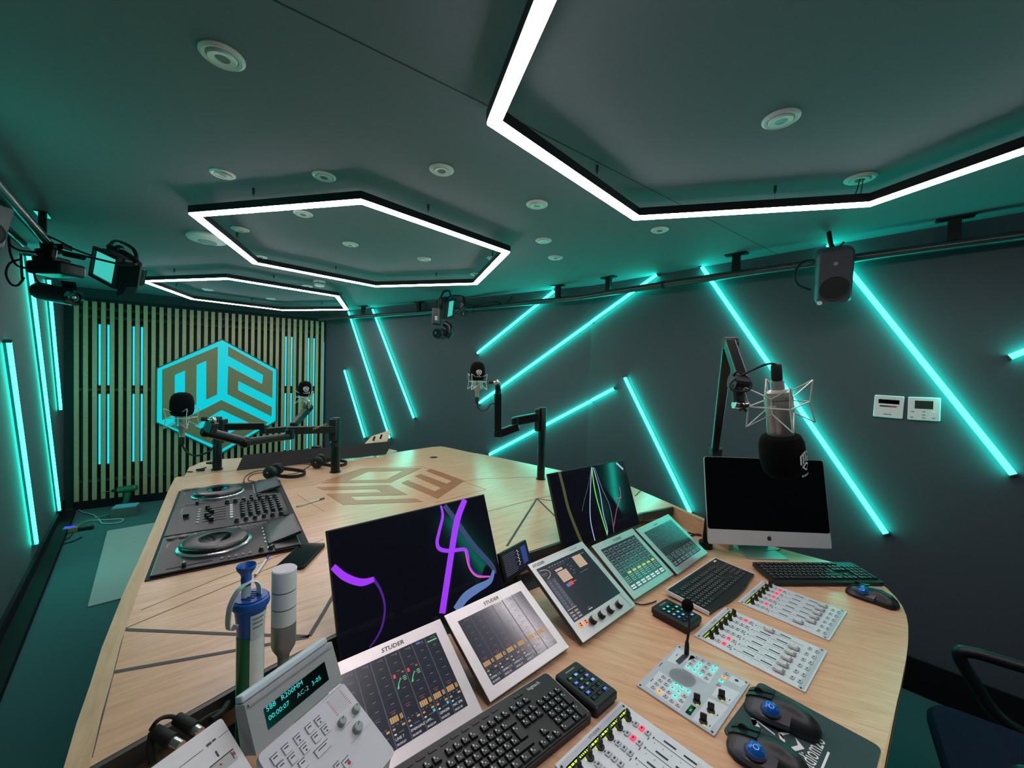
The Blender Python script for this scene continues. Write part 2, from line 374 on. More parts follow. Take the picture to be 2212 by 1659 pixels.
# ---------------------------------------------------------------- hexagon pendant lamps
HEXZ = CZ+.718; HS = .893; HA = 227.04
M_frame = mat('lamp_profile_black', (24, 20, 22), .35, .4)
def hex_lamp(c, label, skip=()):
    o = thing('hexagon_pendant_lamp', label, 'ceiling lamp', T3(c[0], c[1], HEXZ), 'white hexagon lamps under the ceiling')
    hv = lambda r: [Vector((r*math.cos(R(HA+60*k)), r*math.sin(R(HA+60*k)), 0)) for k in range(6)]
    wv = .021; k30 = math.cos(R(30)); O, I = hv(HS+wv/k30), hv(HS-wv/k30); f = MB(); d = MB()
    O2, I2 = hv(HS+(wv-.003)/k30), hv(HS-(wv-.003)/k30)
    for i in range(6):
        j = (i+1) % 6
        f._add([O[i], O[j], I[j], I[i]]+[p+Vector((0, 0, .034)) for p in (O[i], O[j], I[j], I[i])], [(4, 5, 6, 7), (0, 1, 5, 4), (2, 3, 7, 6)])
        f._add([p+Vector((0, 0, .005)) for p in (O[i], O[j], I[j], I[i])], [(0, 1, 2, 3)])
        d.prism([O2[i], O2[j], I2[j], I2[i]], -.006, .003)
    f.build('frame', M_frame, o); d.build('diffuser', M_hexl, o)
    for i in range(6):
        if i in skip: continue
        m = (hv(HS)[i]*.62+hv(HS)[(i+1) % 6]*.38)
        t = HC-HEXZ
        MB().cyl(m+Vector((0, 0, .034)), m+Vector((0, 0, t-.02)), .0008, seg=6).build('suspension_wire', M_chrome, o)
        MB().cyl(m+Vector((0, 0, t-.024)), m+Vector((0, 0, t-.001)), .0060, seg=12).cyl(m+Vector((0, 0, t-.032)), m+Vector((0, 0, t-.02)), .0035, seg=10).build('wire_anchor', M_dgrey, o)
        MB().cyl(m+Vector((0, 0, .033)), m+Vector((0, 0, .040)), .005, seg=10).build('wire_clip', M_dgrey, o)
    return o
hex_lamp((.7991, .9578), 'white hexagon lamp nearest the viewer, cut off by the top edge')
hex_lamp((-.9241, 2.5697), 'middle one of the three white hexagon lamps in a row')
hex_lamp((-2.6099, 4.1321), 'smallest white hexagon lamp, farthest, before the slat wall')
# feed cables from ceiling fittings to the lamps
for a, mid, e, lab in (((1858, 386), (1852, 405), (1836, 424), 'thin black feed cable hanging to the near hexagon lamp'), ((1028, 592), (1026, 602), (1010, 610), 'thin black feed cable hanging to the middle hexagon lamp')):
    P = atz(*a, HC-.012); E_ = atz(*e, HEXZ+.042); m1 = P.lerp(E_, .35)+Vector((0, 0, -.03)); m2 = P.lerp(E_, .8)+Vector((0, 0, -.025))
    b = MB(); b.tube([P, m1, m2, E_], .0022, 6, smooth=6); b.tube([P+Vector((.012, 0, 0)), m1+Vector((.016, 0, -.012)), m2+Vector((.01, 0, -.012)), E_+Vector((.01, 0, 0))], .0018, 6, smooth=6)
    tag(b.build('lamp_feed_cable', M_rub, None, True), lab, 'cable')

# ---------------------------------------------------------------- ceiling fittings
M_trim = mat('white_trim', (206, 212, 210), .45)
M_lens = mat('lamp_glass', (120, 132, 130), .2)
DLS = [((480, 120), 'recessed spotlight nearest the top left corner', 1.0), ((481, 375), 'recessed tilted spotlight far left of the row of three before the middle hexagon', .9),
 ((700, 380), 'recessed spotlight in the middle of the row of three before the middle hexagon', .9), ((954, 366), 'recessed spotlight right of the row of three before the middle hexagon', .95),
 ((1687, 256), 'recessed spotlight inside the near hexagon lamp, largest on the right', 1.0), ((1160, 441), 'recessed spotlight between the middle and the near hexagon lamps', 1.0),
 ((1858, 385), 'recessed spotlight beside the far right side of the near hexagon, with cables', 1.), ((1425, 496), 'recessed spotlight just under the near hexagon lamp', .9),
 ((1174, 519), 'upper one of two recessed spotlights right of the middle hexagon', .95), ((1200, 556), 'lower one of two recessed spotlights right of the middle hexagon', 1.),
 ((519, 495), 'recessed spotlight inside the left tip of the middle hexagon', .9), ((757, 527), 'recessed spotlight at the centre of the middle hexagon', .95),
 ((655, 461), 'recessed spotlight half hidden by the front side of the middle hexagon', .9), ((562, 555), 'recessed tilted spotlight at the lower left corner of the middle hexagon', .9),
 ((916, 559), 'recessed tilted spotlight inside the right part of the middle hexagon', .95), ((1066, 557), 'recessed spotlight at the right tip of the middle hexagon', .9),
 ((735, 597), 'recessed spotlight above the far side of the middle hexagon', .95), ((920, 609), 'recessed spotlight above the far right side of the middle hexagon', .95),
 ((664, 618), 'recessed spotlight left of the smoke detector', .95), ((449, 625), 'left recessed spotlight inside the farthest hexagon', 1.), ((585, 645), 'right recessed spotlight inside the farthest hexagon', 1.),
 ((1028, 592), 'recessed spotlight with a black cable at the right side of the middle hexagon', .9)]
for i, (px, lab, s) in enumerate(DLS):
    p = atz(*px, HC); o = thing('ceiling_spotlight', lab, 'ceiling light', T3(p.x, p.y, HC) @ Matrix.Rotation(i*1.3, 4, 'Z'), 'recessed ceiling spotlights')
    r = .052*s
    MB().lathe([(r*.68, -.001), (r*.7, -.006), (r*.86, -.008), (r, -.003), (r, 0)]).build('trim_ring', M_trim, o, True)
    tl = R(16) if 'tilted' in lab else R(4)
    MB(Matrix.Rotation(tl, 4, 'X')).lathe([(0.0, -.004), (r*.3, -.0045), (r*.34, -.009), (r*.62, -.011), (r*.66, -.006), (r*.66, .0)]).build('gimbal', M_trim, o, True)
    MB(Matrix.Rotation(tl, 4, 'X')).lathe([(0., -.0075), (r*.31, -.0075), (r*.31, -.004)]).build('lamp_face', M_lens, o, True)
p = atz(448, 511, HC); o = thing('wifi_access_point', 'large round white disc on the ceiling left of the middle hexagon', 'access point', T3(p.x, p.y, HC))
MB().lathe([(0, -.036), (.07, -.034), (.1, -.026), (.108, -.012), (.104, 0)]).build('cover', M_trim, o, True)
MB().lathe([(.045, -.0375), (.05, -.0375), (.05, -.033), (.045, -.033)]).build('status_ring', M_lens, o, True)
p = atz(690, 607, HC); o = thing('smoke_detector', 'white smoke detector between the middle and the farthest hexagon lamps', 'smoke detector', T3(p.x, p.y, HC))
MB().lathe([(0, -.052), (.03, -.052), (.042, -.046), (.05, -.02), (.052, -.012), (.052, 0)]).build('housing', M_trim, o, True)
MB().lathe([(.0465, -.030), (.0485, -.030), (.0495, -.022), (.047, -.022)]).build('vent_slot', M_dgrey, o, True)
# ================================================================ DESK
ZT, ZC = .92, .835                              # upper table top, lower console top
WOOD1 = wood('oak_veneer', (194, 150, 118), (221, 178, 146), 40, .28, 9, 6)
WOOD2 = wood('oak_veneer_cross', (192, 148, 116), (216, 174, 143), -5, .28, 9, 6)
WOOD3 = wood('oak_console', (196, 149, 115), (225, 181, 146), -25, .28, 9, 6)
M_edge = wood('oak_edge', (186, 148, 112), (206, 168, 132), 126, .4, 9, 6)
M_prof = mat('dark_grey_profile', (60, 58, 58), .4, .3)
M_line = mat('dark_inlay', (56, 52, 52), .55)
M_in1 = wood('inlay_rust', (152, 94, 64), (166, 108, 76), 40, .4, 9, 6)
M_in2 = wood('inlay_rust_pale', (164, 108, 78), (176, 122, 90), 40, .4, 9, 6)
D = lambda pts, z: [atz(x, y, z) for x, y in pts]
desk = thing('studio_desk', 'large light oak studio desk with triangular panels and inlaid logo', 'desk', T3(0, 0, 0))
left = [(139.8, 1652), (165, 1565), (194, 1482), (219, 1402), (266, 1283), (302.5, 1203.7), (331.5, 1137), (364, 1059), (377, 1034), (382, 1030.5)]
right = [(845, 978.6), (932, 965.6), (953, 964), (972, 967.5), (1014.7, 976.8), (1061.7, 985), (1220.8, 1018.4), (1363.7, 1051), (1452, 1090)]
near = [(1451, 1094), (1384, 1107), (1200, 1172), (1085, 1210), (725, 1368), (580, 1440), (190, 1659)]
L3 = D(left, ZT); R3 = D(right, ZT); N3 = D(near, ZT)
dl = (L3[0]-L3[3]).normalized(); LN = L3[0]+dl*.30                        # left edge goes on towards the viewer
nd = (N3[-1]-N3[-3]).normalized(); NN3 = N3[-1]+nd*.02
outl = [LN]+L3+D([(462, 1021), (740, 993)], ZT)+R3+N3+[NN3]
NL3 = NN3
outl = [L3[0]]+L3[1:]+D([(462, 1021), (740, 993)], ZT)+R3+N3
top = MB(); top.prism(outl, ZT-.03, ZT)
b = MB(); b.prism(D([(391, 1029.6), (399, 1026.5), (408, 1009), (434, 997.5), (462, 991.6), (521, 988), (700, 977), (840, 968.5), (858, 972.5), (845, 977.6), (740, 992), (462, 1020)], ZT), ZT-.034, ZT-.004)
b.build('rear_top', WOOD2, desk)
def ribbon(b, pts, wd, z, mi=0):
    for p, q in zip(pts[:-1], pts[1:]):
        d = (q-p).normalized(); s_ = Vector((-d.y, d.x, 0))*wd/2
        b.prism([p-s_, q-s_, q+s_, p+s_], z-.0006, z, mi)
b = top
# dark inlay lines between the triangular panels
for pts, wd in (([(264, 1360), (500, 1370), (668, 1375)], .011), ([(246, 1452), (510, 1405), (668, 1376)], .011), ([(668, 1375), (700, 1322), (722, 1283)], .011),
                ([(1160, 1077), (1095, 1180)], .010), ([(1160, 1077), (1205, 1121)], .010), ([(1384, 1060), (1372, 1072)], .009), ([(1160, 1077), (1200, 1083)], .008), ([(264, 1360), (190, 1640)], .012)):
    ribbon(b, D(pts, ZT), wd, ZT+.0009, 1)
for pts, wd in (([(264, 1360), (500, 1262), (700, 1178)], .003), ([(1053, 1105), (1160, 1077), (1212, 1066)], .003), ([(386, 1033), (462, 1021.5), (740, 993.3), (845, 978.8)], .004),
                ([(670, 1050), (780, 1012), (912, 1008), (1050, 1058), (940, 1086)], .0025), ([(1180, 1030), (1043, 1034), (1003, 1040)], .0025), ([(642, 1069), (700, 1105)], .002),
                ([(200, 1490), (224, 1405), (272, 1285), (309, 1204), (338, 1137), (371, 1060), (383, 1033)], .0025), ([(305, 1318), (480, 1246), (700, 1165)], .002)):
    ribbon(b, D(pts, ZT), wd, ZT+.0008, 2)
top.build('table_top', [WOOD1, M_line, mat('veneer_seam', (128, 98, 72), .6)], desk)
zz = lambda x, y: atz(640+x/5.53, 980+y/5.53, ZT)
b = MB(); b.prism([zz(*q) for q in ((1610, 180), (2010, 325), (1690, 540), (1255, 350), (1330, 318), (1655, 450), (1730, 410), (1415, 270), (1485, 243), (1800, 362), (1855, 325), (1545, 205))], ZT, ZT+.0012)
b.build('inlay_letter', M_in1, desk)
b = MB(); b.prism([zz(*q) for q in ((240, 402), (1110, 375), (1330, 492), (640, 512), (715, 558), (1425, 535), (1515, 577), (555, 612), (355, 482), (1030, 462), (960, 422), (330, 437))], ZT, ZT+.0012)
b.build('inlay_letter', M_in2, desk)
b = MB(); o_ = [(770, 178), (1500, 172), (1130, 345), (300, 355)]; i_ = [(860, 215), (1275, 205), (1070, 310), (610, 322)]
for k in range(4): b.prism([zz(*o_[k]), zz(*o_[(k+1) % 4]), zz(*i_[(k+1) % 4]), zz(*i_[k])], ZT, ZT+.0012)
b.build('inlay_letter', M_in2, desk)
p = atz(937, 988, ZT); MB(T3(p.x, p.y, ZT)).lathe([(0, .002), (.028, .002), (.032, .001), (.032, 0)]).build('cable_grommet', M_blk, desk, True)
# dark profile under the near edge of the upper top
b = MB()
pr = N3[:]; ins = Vector((-.70, .714, 0))
for p, q in zip(pr[:-1], pr[1:]):
    d = (q-p).normalized(); s_ = Vector((-d.y, d.x, 0)); s_ = s_ if s_.dot(ins) < 0 else -s_
    b.prism([p, q, q+s_*.012, p+s_*.012], ZT-.04, ZT-.001)
b.build('edge_profile', M_prof, desk)
# console top (lower), right boundary curve then straight along the viewer's edge
cr_ = [(1480, 1117), (1525, 1137), (1690, 1186), (1800, 1215), (1850, 1234), (1890, 1253), (1915, 1270), (1935, 1290), (1949, 1309), (1958, 1330), (1962, 1352), (1962, 1380), (1958, 1415), (1945, 1480)]
C3 = D(cr_, ZC); ce = atz(1910, 1659, ZC); cd = (ce-C3[-1]).normalized()
k0 = C3[-1]+cd*1.42; lft = L3[0]+dl*.2
back = [N3[i]+ins*.16 for i in (5, 4, 3, 2, 1)]
cons = C3+[k0, V2(lft.x+.05, lft.y-.05), V2(L3[2].x+.06, L3[2].y+.0)]+[V2(p.x, p.y) for p in back]
b = MB(); b.prism([V2(p.x, p.y) for p in cons], ZC-.035, ZC); b.build('console_top', WOOD3, desk)
# light wooden edge band round the console and the left rim
b = MB()
for p, q in zip(C3[5:-1], C3[6:]):
    b.prism([p, q, q*.985+p*0, p*.985], ZC-.0005, ZC+.0006)
b.prism([C3[-1], k0, k0+Vector((-.66, .75, 0))*.028, C3[-1]*.985], ZC-.0005, ZC+.0006)
b.build('edge_band', M_edge, desk)
b = MB(); e2 = D([(1363.7, 1051), (1452, 1089), (1526, 1122)], ZT); e2.append(e2[-1]+(e2[-1]-e2[-2]).normalized()*.16)
for p, q in zip(e2[:-1], e2[1:]):
    d = (q-p).normalized(); s_ = Vector((d.y, -d.x, 0))*.026; s_ = s_ if s_.dot(Vector((-1, -1, 0))) > 0 else -s_
    b.prism([p, q, q+s_, p+s_], ZC-.03, ZT-.0005)
b.build('side_rim', M_edge, desk)
b = MB(); e3 = [LN]+L3
for p, q in zip(e3[:-1], e3[1:]):
    d = (q-p).normalized(); s_ = Vector((d.y, -d.x, 0))*.034
    b.prism([p+s_*.0, q+s_*.0, q+s_, p+s_], ZT-.0302, ZT+.0012)
    b.prism([p, q, q+s_*.6, p+s_*.6], ZC-.03, ZT-.031)
b.build('side_rim', M_edge, desk)
# body of the desk
b = MB(); ctr = sum((Vector(p) for p in outl), Vector())/len(outl)
body = [V2(*(ctr.xy+(Vector(p).xy-ctr.xy)*.86)) for p in [L3[0], L3[4], L3[8], R3[0], R3[2], R3[6], R3[7], N3[2], N3[5]]]
b.prism(body, .0, ZT-.031); b.build('cabinet', mat('desk_cabinet', (40, 42, 44), .6), desk)
c2 = [V2(*(ctr.xy*.15+Vector(p).xy*.85)) for p in (C3[3], C3[9], k0)]
b = MB(); b.prism([c2[0], c2[1], c2[1]*.9+c2[0]*.1-V2(.1, -.1)], 0, ZC-.036); b.build('leg_panel', mat('desk_cabinet', (40, 42, 44), .6), desk)

# dark strip painting the shade of the gap under the upper top, viewer's left
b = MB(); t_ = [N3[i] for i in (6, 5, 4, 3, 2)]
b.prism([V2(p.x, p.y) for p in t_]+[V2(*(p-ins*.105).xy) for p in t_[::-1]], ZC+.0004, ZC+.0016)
b.build('gap_shade', mat('gap_shade_black', (20, 18, 17), .7), desk)
# ================================================================ DJ gear set in the table
M_dj = mat('dj_dark_metal', (42, 38, 42), .34, .4)
M_djb = mat('dj_black', (34, 33, 36), .28)
M_silv = mat('silver_ring', (190, 192, 194), .22, .8)
M_djs = mat('dj_screen', (60, 68, 70), .28, noise=0)
DJ0 = V2(-1.809, 2.185); DJY = -54.4
def djf(x): return fr((DJ0.x, DJ0.y, ZT+.0045), DJY, 90) @ T3(x, 0, 0)
W_, H_ = .362, .442
def knob(b, x, y, z, r, h, mi=0, pm=1, M=None):
    b.lathe([(r*1.25, 0), (r*1.2, h*.25), (r, h*.3), (r*.86, h*.92), (r*.7, h), (0, h)], (x, y, z), seg=12, mi=mi, M=M)
    b.box((x, y+r*.5, z+h+.0004), (r*.22, r*.8, .0008), mi=pm, M=M)
_knob = {}
def knob_mesh(r, h, mats, key):
    if key not in _knob:
        b = MB(); knob(b, 0, 0, 0, r, h); _knob[key] = b.mesh('knob', mats, True)
    return _knob[key]
def btn_mesh(w_, h_, t, mats, key, bev=.0012, mark=None):
    if key not in _knob:
        b = MB(); b.box((0, 0, t/2), (w_, h_, t), bev=bev)
        if mark: b.rect(-w_*.22, -h_*.16, w_*.22, h_*.16, t+.0003, mi=1)
        _knob[key] = b.mesh('button', mats)
    return _knob[key]
def deck(x, label, lit):
    o = thing('dj_player', label, 'DJ player', djf(x), 'DJ players set in the table')
    b = MB(); b.box((W_/2, H_/2, .004), (W_, H_, .008), bev=.003); b.box((W_/2, .395, .0105), (W_-.006, .085, .006), mi=1, bev=.002)
    b.build('body', [M_dj, M_djb], o)
    jc = (W_/2-.005, .168, .008); J = T3(*jc)
    MB(J).lathe([(.118, 0), (.118, .004), (.112, .008), (.104, .009)]).build('jog_ring', M_silv, o, True)
    b = MB(J); b.lathe([(.109, .004), (.108, .016), (.103, .022), (.098, .0235), (.06, .026), (.054, .026), (.053, .0225), (0, .0225)], seg=48)
    for i in range(60): b.box((.1065, 0, .013), (.004, .003, .010), M=Matrix.Rotation(2*math.pi*i/60, 4, 'Z'))
    jw = b.build('jog_wheel', M_djb, o, True)
    MB(J).lathe([(0, .0226), (.050, .0226), (.050, .0235), (0, .0235)]).build('jog_display', M_glass, jw, True)
    S = T3(W_/2, .395, .014) @ Matrix.Rotation(R(14), 4, 'X')
    b = MB(S); b.box((0, 0, .010), (.232, .118, .012), bev=.003); b.rect(-.098, -.048, .098, .048, .0166, mi=1)
    b.build('screen', [M_djb, M_djs], o)
    for i in range(5): place(btn_mesh(.014, .007, .003, M_lgrey, 'djb'), 'button', o, T3(W_/2-.085+i*.040, .328, .008))
    for i in range(4): place(btn_mesh(.014, .007, .003, M_grey, 'djb2'), 'button', o, T3(.030, .305-i*.028, .008))
    for i, yy in enumerate((.058, .022)):
        b = MB(); b.lathe([(.0165, 0), (.0165, .005), (.0155, .006), (.0, .0062)], seg=24); b.lathe([(.0175, 0), (.0175, .003), (.0165, .003)], seg=24, mi=1)
        b.build('cue_button' if i else 'play_button', [M_djb, M_silv], o, True, M=T3(.032, yy+.006, .008))
    for i in range(6): place(btn_mesh(.018, .009, .003, M_grey, 'djp'), 'pad_button', o, T3(.026+(i % 2)*.0, .10+i*.027, .008))
    b = MB(); b.box((W_-.028, .10, .0085), (.004, .125, .001)); b.build('pitch_slot', M_rub, o)
    b = MB(); b.box((W_-.028, .085, .016), (.020, .012, .014), bev=.002); b.box((W_-.028, .085, .0235), (.018, .0015, .001), mi=1); b.build('pitch_fader', [M_djb, M_inkw], o)
    for i in range(5): place(btn_mesh(.016, .008, .003, M_grey, 'djb3'), 'button', o, T3(W_-.028, .19+i*.021, .008))
    for i in range(2): place(knob_mesh(.008, .012, [M_djb, M_inkw], 'djk'), 'knob', o, T3(W_-.03+.0, .31+i*.03, .008))
    b = MB(); b.box((.30, .352, .012), (.03, .014, .004)); b.rect(.010, .36, .018, .43, .0142, mi=0); b.build('usb_cover', M_djb, o)
    if lit: MB().box((.322, .338, .0105), (.010, .012, .004), bev=.001).build('indicator', mat('teal_indicator', (20, 60, 50), .4, emit=(.05, 1, .7), es=3), o)
    b = MB(); b.text('Pioneer', .028, .018, .0083, .014, ang=0, align='LEFT'); b.build('lettering', mat('print_grey', (150, 152, 155), .5), o, M=T3(.055, .0, 0))
    return o
deck(0, 'farther of two DJ players sunk into the left of the oak table', 0)
deck(.755, 'nearer of two DJ players sunk into the left of the oak table', 1)
mx = thing('dj_mixer', 'wide DJ mixer with rows of knobs between the two sunken players', 'DJ mixer', djf(.366))
mw = .384
b = MB(); b.box((mw/2, H_/2, .005), (mw, H_, .010), bev=.003); b.box((mw/2, H_-.012, .013), (mw-.01, .02, .008), mi=1)
b.rect(.012, .03, .10, .035, .0103, mi=2); b.build('body', [M_dj, M_djb, M_grey], mx)
kx = [.085+i*.038 for i in range(7)]
for r_ in range(6):
    for x_ in kx[:6]: place(knob_mesh(.0085, .016, [M_djb, M_inkw], 'mxk'), 'knob', mx, T3(x_, .415-r_*.030, .010))
for r_ in range(7): place(knob_mesh(.0095, .017, [M_djb, M_inkw], 'mxk2'), 'knob', mx, T3(.033, .41-r_*.034, .010))
for r_ in range(6): place(knob_mesh(.0085, .016, [M_djb, M_inkw], 'mxk'), 'knob', mx, T3(.345, .41-r_*.034, .010))
for i in range(6): place(btn_mesh(.022, .012, .005, M_lgrey, 'mxb'), 'button', mx, T3(.085+i*.038, .222, .010))
for i in range(6): place(btn_mesh(.013, .009, .005, M_lgrey, 'mxb2'), 'button', mx, T3(.085+i*.038, .100, .010))
for i in range(6):
    b = MB(); b.box((0, 0, -.0025), (.003, .085, .001)); b.box((0, -.028+.009*(i % 3), .006), (.013, .018, .014), bev=.002, mi=1)
    b.build('channel_fader', [M_rub, M_djb], mx, M=T3(.085+i*.038, .158, .0133))
b = MB(); b.box((0, 0, -.0025), (.09, .003, .001)); b.box((-.01, 0, .006), (.014, .022, .014), bev=.002, mi=1); b.build('cross_fader', [M_rub, M_djb], mx, M=T3(.18, .055, .0133))
b = MB(); b.rect(.305, .26, .372, .35, .0104); b.build('display', M_djs, mx)
b = MB()
for i in range(6): b.rect(.066+i*.038, .235, .104+i*.038-.003, .2355, .0104); b.rect(.066+i*.038, .12, .0665+i*.038, .42, .0104)
b.build('scale_marks', mat('print_grey', (150, 152, 155), .5), mx)
b = MB(fr((DJ0.x, DJ0.y, ZT), DJY, 90)); b.box((.5575, H_/2, .0028), (1.135, H_+.022, .0022)); b.box((.5575, H_+.016, .0028), (1.135, .026, .0024))
tag(b.build('equipment_tray', M_rub), 'thin black tray edge round the DJ gear on the oak table', 'tray')
# ================================================================ SCREENS, KEYBOARDS AND PANELS ON THE CONSOLE
def loc(M, x, y, off=0.):                      # photo pixel -> local xy on the face (z = off) of frame M
    z = M.col[2].xyz; p = atp(x, y, M.col[3].xyz+z*off, z); q = M.inverted() @ p; return (q.x, q.y)
def strip(b, pts, wd, z, mi=0):                # flat ribbon through 2D points, width per point
    P = [Vector((p[0], p[1], 0)) for p in pts]; n = len(P)
    wl = wd if isinstance(wd, (list, tuple)) else [wd]*n; Lf, Rt = [], []
    for i in range(n):
        t = (P[min(i+1, n-1)]-P[max(i-1, 0)]).normalized(); s_ = Vector((-t.y, t.x, 0))*wl[i]/2
        Lf.append(P[i]+s_); Rt.append(P[i]-s_)
    for i in range(n-1): b._add([(p.x, p.y, z) for p in (Lf[i], Lf[i+1], Rt[i+1], Rt[i])], [(0, 1, 2, 3)], mi)
def curve2(pts, wd, n=8):
    P = spline([(p[0], p[1], 0) for p in pts], n); m = len(pts)-1
    wl = [wd[min(int(i/n), m-1)]*(1-(i % n)/n)+wd[min(int(i/n)+1, m)]*((i % n)/n) for i in range(len(P)-1)]+[wd[-1]] if isinstance(wd, (list, tuple)) else wd
    return [(p.x, p.y) for p in P], wl
M_scr = mat('screen_glass', (16, 17, 22), .16, emit=(26, 27, 36), es=KX, noise=0)
M_scr2 = mat('screen_glass_matt', (20, 22, 27), .24, spec=.5, emit=(30, 33, 42), es=KX, noise=0)
M_scr3 = mat('screen_glass_glossy', (10, 10, 14), .1, spec=.25, emit=(9, 9, 17), es=KX, noise=0)
SW_ = em('screen_white', 205, 205, 212); SD_ = em('screen_dim', 98, 100, 112); SL_ = em('screen_line', 62, 64, 82); SO_ = em('screen_tan', 178, 138, 84)
SR_ = em('screen_red', 214, 62, 58); SG_ = em('screen_green', 92, 196, 120); SB_ = em('screen_cyan', 60, 176, 200); SU_ = em('screen_blue', 70, 110, 200); ST_ = em('screen_list', 200, 172, 148); SY_ = em('screen_yellow', 190, 190, 96)
M_scr4 = mat('screen_glass_bright', (62, 61, 74), .16, spec=1., emit=(14, 14, 22), es=KX, noise=0); M_scr5 = mat('screen_glass_grid', (44, 48, 50), .22, spec=1., emit=(12, 18, 20), es=KX, noise=0)
SCM = [M_scr2, SW_, SD_, SL_, SO_, SR_, SG_, SB_, SU_, ST_, SY_]
M_bz = mat('studio_bezel_silver', (214, 208, 210), .40, .8)
M_bzs = mat('studio_bezel_side', (88, 88, 84), .5, .2)
def studio_screen(p, yaw, tilt, w_, h_, label, s, kind):
    """s = screen inset (left, bottom, right, top)"""
    M = fr(p, yaw, tilt); o = thing('console_touchscreen', label, 'touchscreen', M, 'console touchscreens in a row')
    b = MB(); b.box((w_/2, h_/2, -.0015), (w_, h_, .003), bev=.0012); b.box((w_/2, h_/2, -.0095), (w_-.003, h_-.003, .013), mi=1)
    bz = b.build('bezel', [M_bz, M_bzs], o)
    st = MB(); st.M = ID; zc = M.inverted()
    base = Vector(p)+M.col[0].xyz*w_*.5+Vector((-M.col[0].y, M.col[0].x, 0))*.12; base.z = ZC
    up = zc @ (base+Vector((0, 0, .016))); st.cyl((w_/2, h_*.55, -.017), up, .012, seg=12)
    bb = MB(zc); bb.box((base.x, base.y, ZC+.0055), (.07, .07, .008), bev=.002)
    st.build('support', M_blk, o); bb.build('foot', M_blk, o)
    x0, y0, x1, y1 = s[0], s[1], w_-s[2], h_-s[3]; b = MB(); z = .0006
    b.rect(x0, y0, x1, y1, z-.0003, 0); W, H = x1-x0, y1-y0
    X = lambda u: x0+W*u; Y = lambda v: y0+H*v
    rnd = random.Random(hash(kind) % 97 if isinstance(kind, int) else len(kind))
    names = {'faders': ['', 'AUX 1', 'LINE 7', 'EMERGENZ', 'UPPI...', 'GINGER', 'MIC SPK'], 'faders2': ['OMNI 1 C', 'OMNI 2 C', 'OMNI 3 C', 'OMNI 4 C', 'OMNI 5 C', 'OMNI 6 C']}.get(kind)
    times = {'faders': ['', '', '00:00:07', '00:00:00', '00:02:34', '00:02:03', '00:01:45'], 'faders2': ['00:30:02', '00:02:12', '00:06:12', '00:06:12', '00:06:12', '00:06:12']}.get(kind)
    if names:
        n = len(names)
        for i in range(n):
            u, du = i/n, 1/n
            if i: b.rect(X(u)-.0012, Y(.0), X(u)+.0012, Y(1), z, 3)
            for k in range(6):
                v = .93-k*.105; b.rect(X(u+du*.08), Y(v), X(u+du*.92), Y(v)+.0003, z, 3)
                b.rect(X(u+du*.42), Y(v+.028), X(u+du*.66), Y(v+.036), z, 2)
            for k in range(4): b.rect(X(u+du*(.66+.06*(k % 2))), Y(.945+.008*k), X(u+du*.82), Y(.949+.008*k), z, 2)
            act = i >= 2 or kind == 'faders2'
            b.rect(X(u+du*.3), Y(.335), X(u+du*.55), Y(.342), z, 2); b.rect(X(u+du*.2), Y(.36), X(u+du*.62), Y(.363), z, 5 if act else 2)
            if act and not (kind == 'faders' and i == 3):
                for k in range(4): b.rect(X(u+du*(.1+.135*k)), Y(.245), X(u+du*(.215+.135*k)), Y(.31), z, 4)
                for k in range(2): b.rect(X(u+du*(.74+.1*k)), Y(.25), X(u+du*(.81+.1*k)), Y(.305), z, 4)
            for k in range(3): b.rect(X(u+du*(.12+.27*k)), Y(.215), X(u+du*(.24+.27*k)), Y(.224), z, 2)
            b.rect(X(u+du*.1), Y(.175), X(u+du*.26), Y(.195), z, 4); b.rect(X(u+du*.7), Y(.178), X(u+du*.9), Y(.2), z, 4)
            if kind == 'faders' and i in (4, 5): b.rect(X(u+du*.74), Y(.135), X(u+du*.9), Y(.165), z, 7)
            b.rect(X(u+du*.1), Y(.125), X(u+du*.24), Y(.14), z, 1); b.rect(X(u+du*.38), Y(.13), X(u+du*.74), Y(.137), z, 2)
            b.text(names[i], X(u+du*.07), Y(.072), z+.0002, W/n*.185 if len(names[i]) > 7 else W/n*.2, 1); b.text(times[i], X(u+du*.07), Y(.02), z+.0002, W/n*.17, 1)
        if kind == 'faders':
            for i in (3, 4):
                u, du = i/n, 1/n; v = .64+(.0 if i == 3 else .0)
                b.rect(X(u+du*.1), Y(v+.045), X(u+du*.26), Y(v+.09), z, 5); b.rect(X(u+du*.72), Y(v+.07), X(u+du*.86), Y(v+.09), z, 5)
                b._add([(X(u+du*.1), Y(v-.085), z), (X(u+du*.24), Y(v-.085), z), (X(u+du*.3), Y(v-.04), z), (X(u+du*.56), Y(v+.025), z), (X(u+du*.5), Y(v+.025), z), (X(u+du*.27), Y(v-.03), z)], [(0, 1, 2, 3, 4, 5)], 6)
                for k in range(3): b.rect(X(u+du*.68), Y(v-.02+k*.02), X(u+du*.9), Y(v-.011+k*.02), z, 6)
            b.rect(X(6.1/7), Y(.915), X(6.86/7), Y(.932), z+.0002, 6); b.rect(X(5.3/7), Y(.955), X(5.6/7), Y(.975), z, 8)
    elif kind == 'menu':
        for k in range(11): b.rect(X(.2+.055*k+(.02 if k > 5 else 0)), Y(.93), X(.235+.055*k), Y(.95), z, 2)
        b.rect(X(.2), Y(.895), X(.5), Y(.9), z, 2); b.rect(X(.78), Y(.92), X(.95), Y(.935), z, 2)
        P, wl = curve2([(X(.02), Y(.95)), (X(.12), Y(.93)), (X(.17), Y(.87)), (X(.13), Y(.80)), (X(.06), Y(.77))], .0018); strip(b, P, wl, z, 9)
        b.rect(X(.02), Y(.86), X(.12), Y(.875), z, 2); b.rect(X(.03), Y(.83), X(.10), Y(.838), z, 2)
